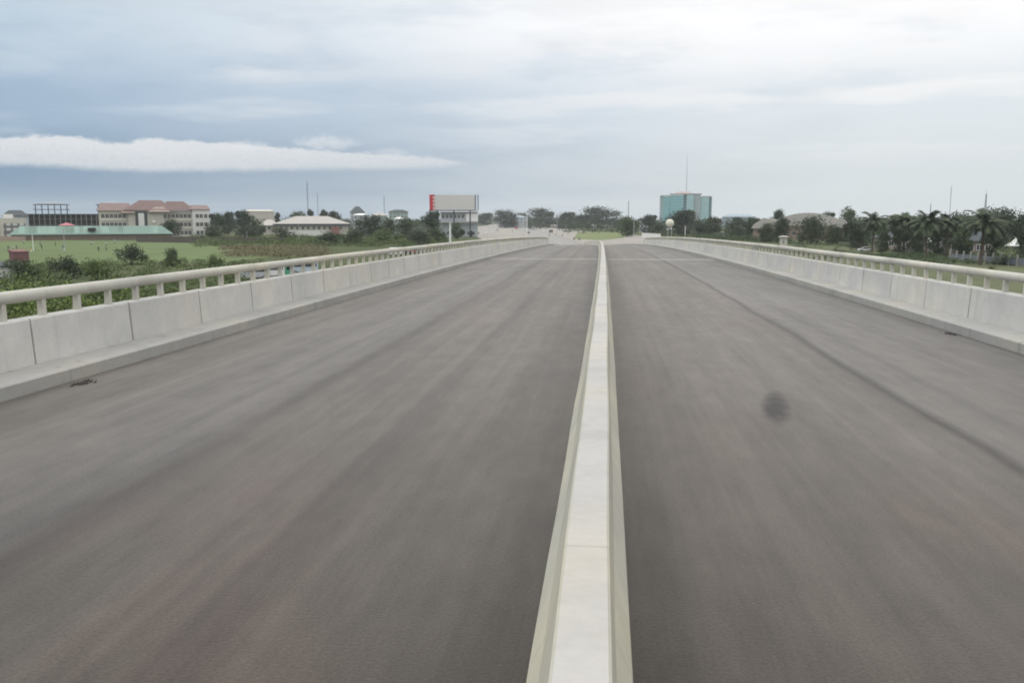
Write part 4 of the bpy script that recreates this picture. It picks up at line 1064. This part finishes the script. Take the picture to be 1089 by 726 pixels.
# ------------------------------------------------------------------ people and motorcycles
SK = mat('brown skin', (.12, .07, .045), .6)
CL = {n: mat(n+' cloth', c_, .9, .1, 4) for n, c_ in dict(white=(.7, .7, .68), black=(.03, .03, .035), red=(.4, .05, .05), blue=(.06, .09, .25), yellow=(.5, .4, .08), grey=(.2, .2, .21), green=(.07, .2, .09)).items()}
def figure(pose):
    P = dict(hip=(0, 0, .95), chest=(0, 0, 1.3), neck=(0, 0, 1.47), head=(0, -.02, 1.6), top=(0, -.01, 1.72))
    if pose == 'stand':
        J = [('ls', (.17, 0, 1.40)), ('le', (.22, .02, 1.12)), ('lh', (.21, -.06, .86)), ('lf', (.2, -.08, .76)), ('lk', (.10, -.02, .5)), ('la', (.11, .02, .09)), ('lt', (.12, -.15, .04)),
             ('rs', (-.17, 0, 1.40)), ('re', (-.22, .02, 1.12)), ('rh', (-.21, -.06, .86)), ('rf', (-.2, -.08, .76)), ('rk', (-.10, -.02, .5)), ('ra', (-.11, .02, .09)), ('rt', (-.12, -.15, .04))]
    elif pose == 'run':
        J = [('ls', (.17, 0, 1.40)), ('le', (.23, .2, 1.2)), ('lh', (.2, .02, 1.05)), ('lf', (.18, -.08, 1.08)), ('lk', (.10, -.32, .62)), ('la', (.11, -.2, .22)), ('lt', (.11, -.36, .2)),
             ('rs', (-.17, 0, 1.40)), ('re', (-.23, -.14, 1.17)), ('rh', (-.18, -.34, 1.24)), ('rf', (-.17, -.42, 1.3)), ('rk', (-.10, .06, .5)), ('ra', (-.10, .3, .14)), ('rt', (-.1, .22, .04))]
    else:
        P = dict(hip=(0, .1, .82), chest=(0, .03, 1.15), neck=(0, -.02, 1.33), head=(0, -.06, 1.46), top=(0, -.06, 1.58))
        J = [('ls', (.18, 0, 1.25)), ('le', (.26, -.2, 1.05)), ('lh', (.3, -.45, 1.0)), ('lf', (.3, -.53, .99)), ('lk', (.18, -.3, .72)), ('la', (.17, -.12, .34)), ('lt', (.17, -.26, .29)),
             ('rs', (-.18, 0, 1.25)), ('re', (-.26, -.2, 1.05)), ('rh', (-.3, -.45, 1.0)), ('rf', (-.3, -.53, .99)), ('rk', (-.18, -.3, .72)), ('ra', (-.17, -.12, .34)), ('rt', (-.17, -.26, .29))]
    rad = dict(hip=.14, chest=.15, neck=.06, head=.10, top=.07, s=.07, e=.045, h=.035, f=.03, k=.065, a=.045, t=.04)
    names = list(P); co = [P[n] for n in names]; rs = [rad[n] for n in names]
    edges = [(0, 1), (1, 2), (2, 3), (3, 4)]; idx = {}
    for n, p in J: idx[n] = len(co); co.append(p); rs.append(rad[n[1]])
    for s in 'lr': edges += [(1, idx[s+'s']), (idx[s+'s'], idx[s+'e']), (idx[s+'e'], idx[s+'h']), (idx[s+'h'], idx[s+'f']), (0, idx[s+'k']), (idx[s+'k'], idx[s+'a']), (idx[s+'a'], idx[s+'t'])]
    me = bpy.data.meshes.new('person'); me.from_pydata(co, edges, []); o = bpy.data.objects.new('person', me); COL.objects.link(o)
    md = o.modifiers.new('skin', 'SKIN')
    for i, r in enumerate(rs): me.skin_vertices[0].data[i].radius = (r, r*.8)
    me.skin_vertices[0].data[0].use_root = True
    o.modifiers.new('sub', 'SUBSURF').levels = 1
    bpy.context.view_layer.update()
    dg = bpy.context.evaluated_depsgraph_get(); out = bpy.data.meshes.new_from_object(o.evaluated_get(dg))
    bpy.data.objects.remove(o); return out, P
FIG = {p: figure(p) for p in ('stand', 'run', 'ride')}
FM = {}
def person_mesh(pose, shirt, legs):
    k = (pose, shirt, legs)
    if k not in FM:
        me = FIG[pose][0].copy(); me.name = 'person'; me.materials.clear()
        for m in (SK, CL[shirt], CL[legs]): me.materials.append(m)
        P = FIG[pose][1]; hz, nz = P['hip'][2]+.03, P['neck'][2]-.02
        for p in me.polygons:
            x, y, z = p.center; p.use_smooth = True
            if z > nz: p.material_index = 0
            elif z < hz and abs(x) < .19+(.1 if pose == 'ride' else 0): p.material_index = 2 if z > .35 or legs in ('blue', 'grey') else 0
            elif z < (1.02 if pose != 'ride' else .9) or abs(x) > .24: p.material_index = 0
            else: p.material_index = 1
        FM[k] = me
    return FM[k]
hair = MB().blob((0, 0, 0), .105, .115, .10, 0, 10, 5, -.1).mesh('hair', CL['black'])
def person(pose, shirt, legs, p, rz, label, group):
    o = put(bpy.data.objects.new('person', person_mesh(pose, shirt, legs))); o.location = p; o.rotation_euler = (0, 0, rz)
    tag(o, label, 'person', group); h = FIG[pose][1]['head']; child('hair', hair, o, (h[0], h[1]+.015, h[2]+.035)); return o
random.seed(31)
GP = 'players on the sports field'
for px, py, pose, sh, lg, lab in (
 (9, 267, 'run', 'blue', 'black', 'person in blue running at the far left of the sports field'),
 (14, 266.5, 'stand', 'white', 'grey', 'person in white standing left of the thin white pole'),
 (18, 266, 'stand', 'black', 'black', 'person in black standing close behind the one in white at the far left'),
 (25.5, 259.5, 'stand', 'white', 'black', 'person in white far back on the field, left of the thin white pole'),
 (33, 269.5, 'run', 'yellow', 'white', 'person in yellow at the foot of the thin white pole'),
 (43, 262, 'run', 'grey', 'black', 'person in grey running right of the thin white pole'),
 (44.5, 265.5, 'stand', 'black', 'black', 'person in black between the two poles on the field'),
 (59, 261.5, 'stand', 'green', 'black', 'person in green far back, left of the floodlight pole'),
 (67, 266, 'run', 'blue', 'grey', 'person in blue beside the floodlight pole'),
 (68.5, 269, 'stand', 'white', 'white', 'person all in white at the foot of the floodlight pole'),
 (97.5, 261.5, 'run', 'white', 'black', 'person in white left of a pair before the green roof'),
 (100, 259, 'run', 'black', 'white', 'person in black beside the one in white before the green roof'),
 (105, 268, 'stand', 'black', 'black', 'person in black standing nearest the largest dark bush'),
 (113, 262, 'stand', 'white', 'black', 'person in white standing before the brown wall of the green hall'),
 (113, 267.5, 'run', 'grey', 'black', 'person in grey running in front of the one standing in white'),
 (122, 259, 'stand', 'white', 'blue', 'person in white and blue far back near the right of the green hall'),
 (209.5, 259.5, 'stand', 'white', 'white', 'person in white by the dark field wall below the red-roofed block')):
    person(pose, sh, lg, gp(px, py)+Vector((0, 0, .03)), random.random()*6.28, lab, GP)
GR = 'people along the far road'
for px, py, sh, lg, lab in (
 (584, 252, 'red', 'blue', 'person in red standing on the pale ground beyond the left parapet end'),
 (591, 250.5, 'white', 'black', 'person in white standing on the pale ground beyond the left parapet end'),
 (598, 252.5, 'black', 'grey', 'person in black walking towards the two motorcycles by the grass island'),
 (604, 250, 'yellow', 'blue', 'person in yellow left of the bright grass island'),
 (545, 247, 'blue', 'black', 'person in blue on the pale ground right of the shop vehicles')):
    person('stand', sh, lg, gp(px, py)+Vector((0, 0, .03)), random.random()*6.28, lab, GR)
def motorcycle(px, py, rz, blab, plab, shirt, tank):
    D = drow(py); p = at(px, D); p.z = .06
    t = thing('motorcycle', blab, 'motorcycle', p, rz, 'motorcycles at the end of the flyover')
    tw = MB(); n = 18
    ring = [(0, .26*cos(2*pi*k/n), .26*sin(2*pi*k/n)) for k in range(n+1)]
    wh = MB().tube(ring, .055, 6, 0, False)
    for k in range(6): wh.tube([(0, 0, 0), (0, .24*cos(k*pi/3), .24*sin(k*pi/3))], .012, 4, 1)
    wm_ = wh.mesh('wheel', [M['tyre'], M['galv']])
    for y in (-.62, .62): child('wheel', wm_, t, (0, y, .31))
    fr = MB().tube([(0, .62, .31), (0, .15, .4), (0, -.3, .75), (0, -.45, .95)], .035, 6); fr.tube([(0, -.62, .31), (0, -.42, .98)], .035, 6); fr.tube([(0, .1, .4), (0, .35, .75), (0, .7, .72)], .03, 6); fr.box(-.13, .13, -.2, .18, .3, .55)
    fr.build('frame', M['steel'], t); MB().taper(-.13, .13, -.05, .75, .72, .82, .03).build('seat', M['tyre'], t)
    MB().blob((0, -.2, .82), .14, .26, .12, 0, 10, 6).build('fuel_tank', PAINT[tank], t, True)
    MB().tube([(-.35, -.38, 1.03), (0, -.45, 1.0), (.35, -.38, 1.03)], .02, 6).build('handlebar', M['galv'], t)
    MB().blob((0, -.55, .9), .09, .07, .09, 0, 8, 6).build('headlight', M['lampw'], t, True)
    person('ride', shirt, 'grey', p+Vector((0, 0, .0)), rz, plab, 'riders at the end of the flyover')
motorcycle(572.5, 257.2, .4, 'left motorcycle of the pair at the end of the left parapet', 'rider in black on the left motorcycle at the end of the left parapet', 'black', 'red')
motorcycle(576.3, 257.5, .3, 'right motorcycle of the pair at the end of the left parapet', 'rider in blue on the right motorcycle at the end of the left parapet', 'blue', 'black')
motorcycle(610.5, 255.3, .5, 'left motorcycle of the pair left of the bright grass island', 'rider in grey on the left motorcycle beside the bright grass island', 'grey', 'black')
motorcycle(616, 255.6, .6, 'right motorcycle of the pair left of the bright grass island', 'rider in red on the right motorcycle beside the bright grass island', 'red', 'blue')

# ------------------------------------------------------------------ haze
hz = MB().box(-5900, 5900, -5900, 5900, -1, 108).build('haze', bpy.data.materials.new('haze air')); tag(hz, kind='stuff')
hm = hz.data.materials[0]; hm.use_nodes = True; T = NT(hm.node_tree)
for n in list(T.n): T.n.remove(n)
pv = T.node('ShaderNodeVolumePrincipled'); pv.inputs['Color'].default_value = (.93, .96, 1, 1); pv.inputs['Density'].default_value = .00011
T.l.new(pv.outputs[0], T.node('ShaderNodeOutputMaterial').inputs['Volume'])
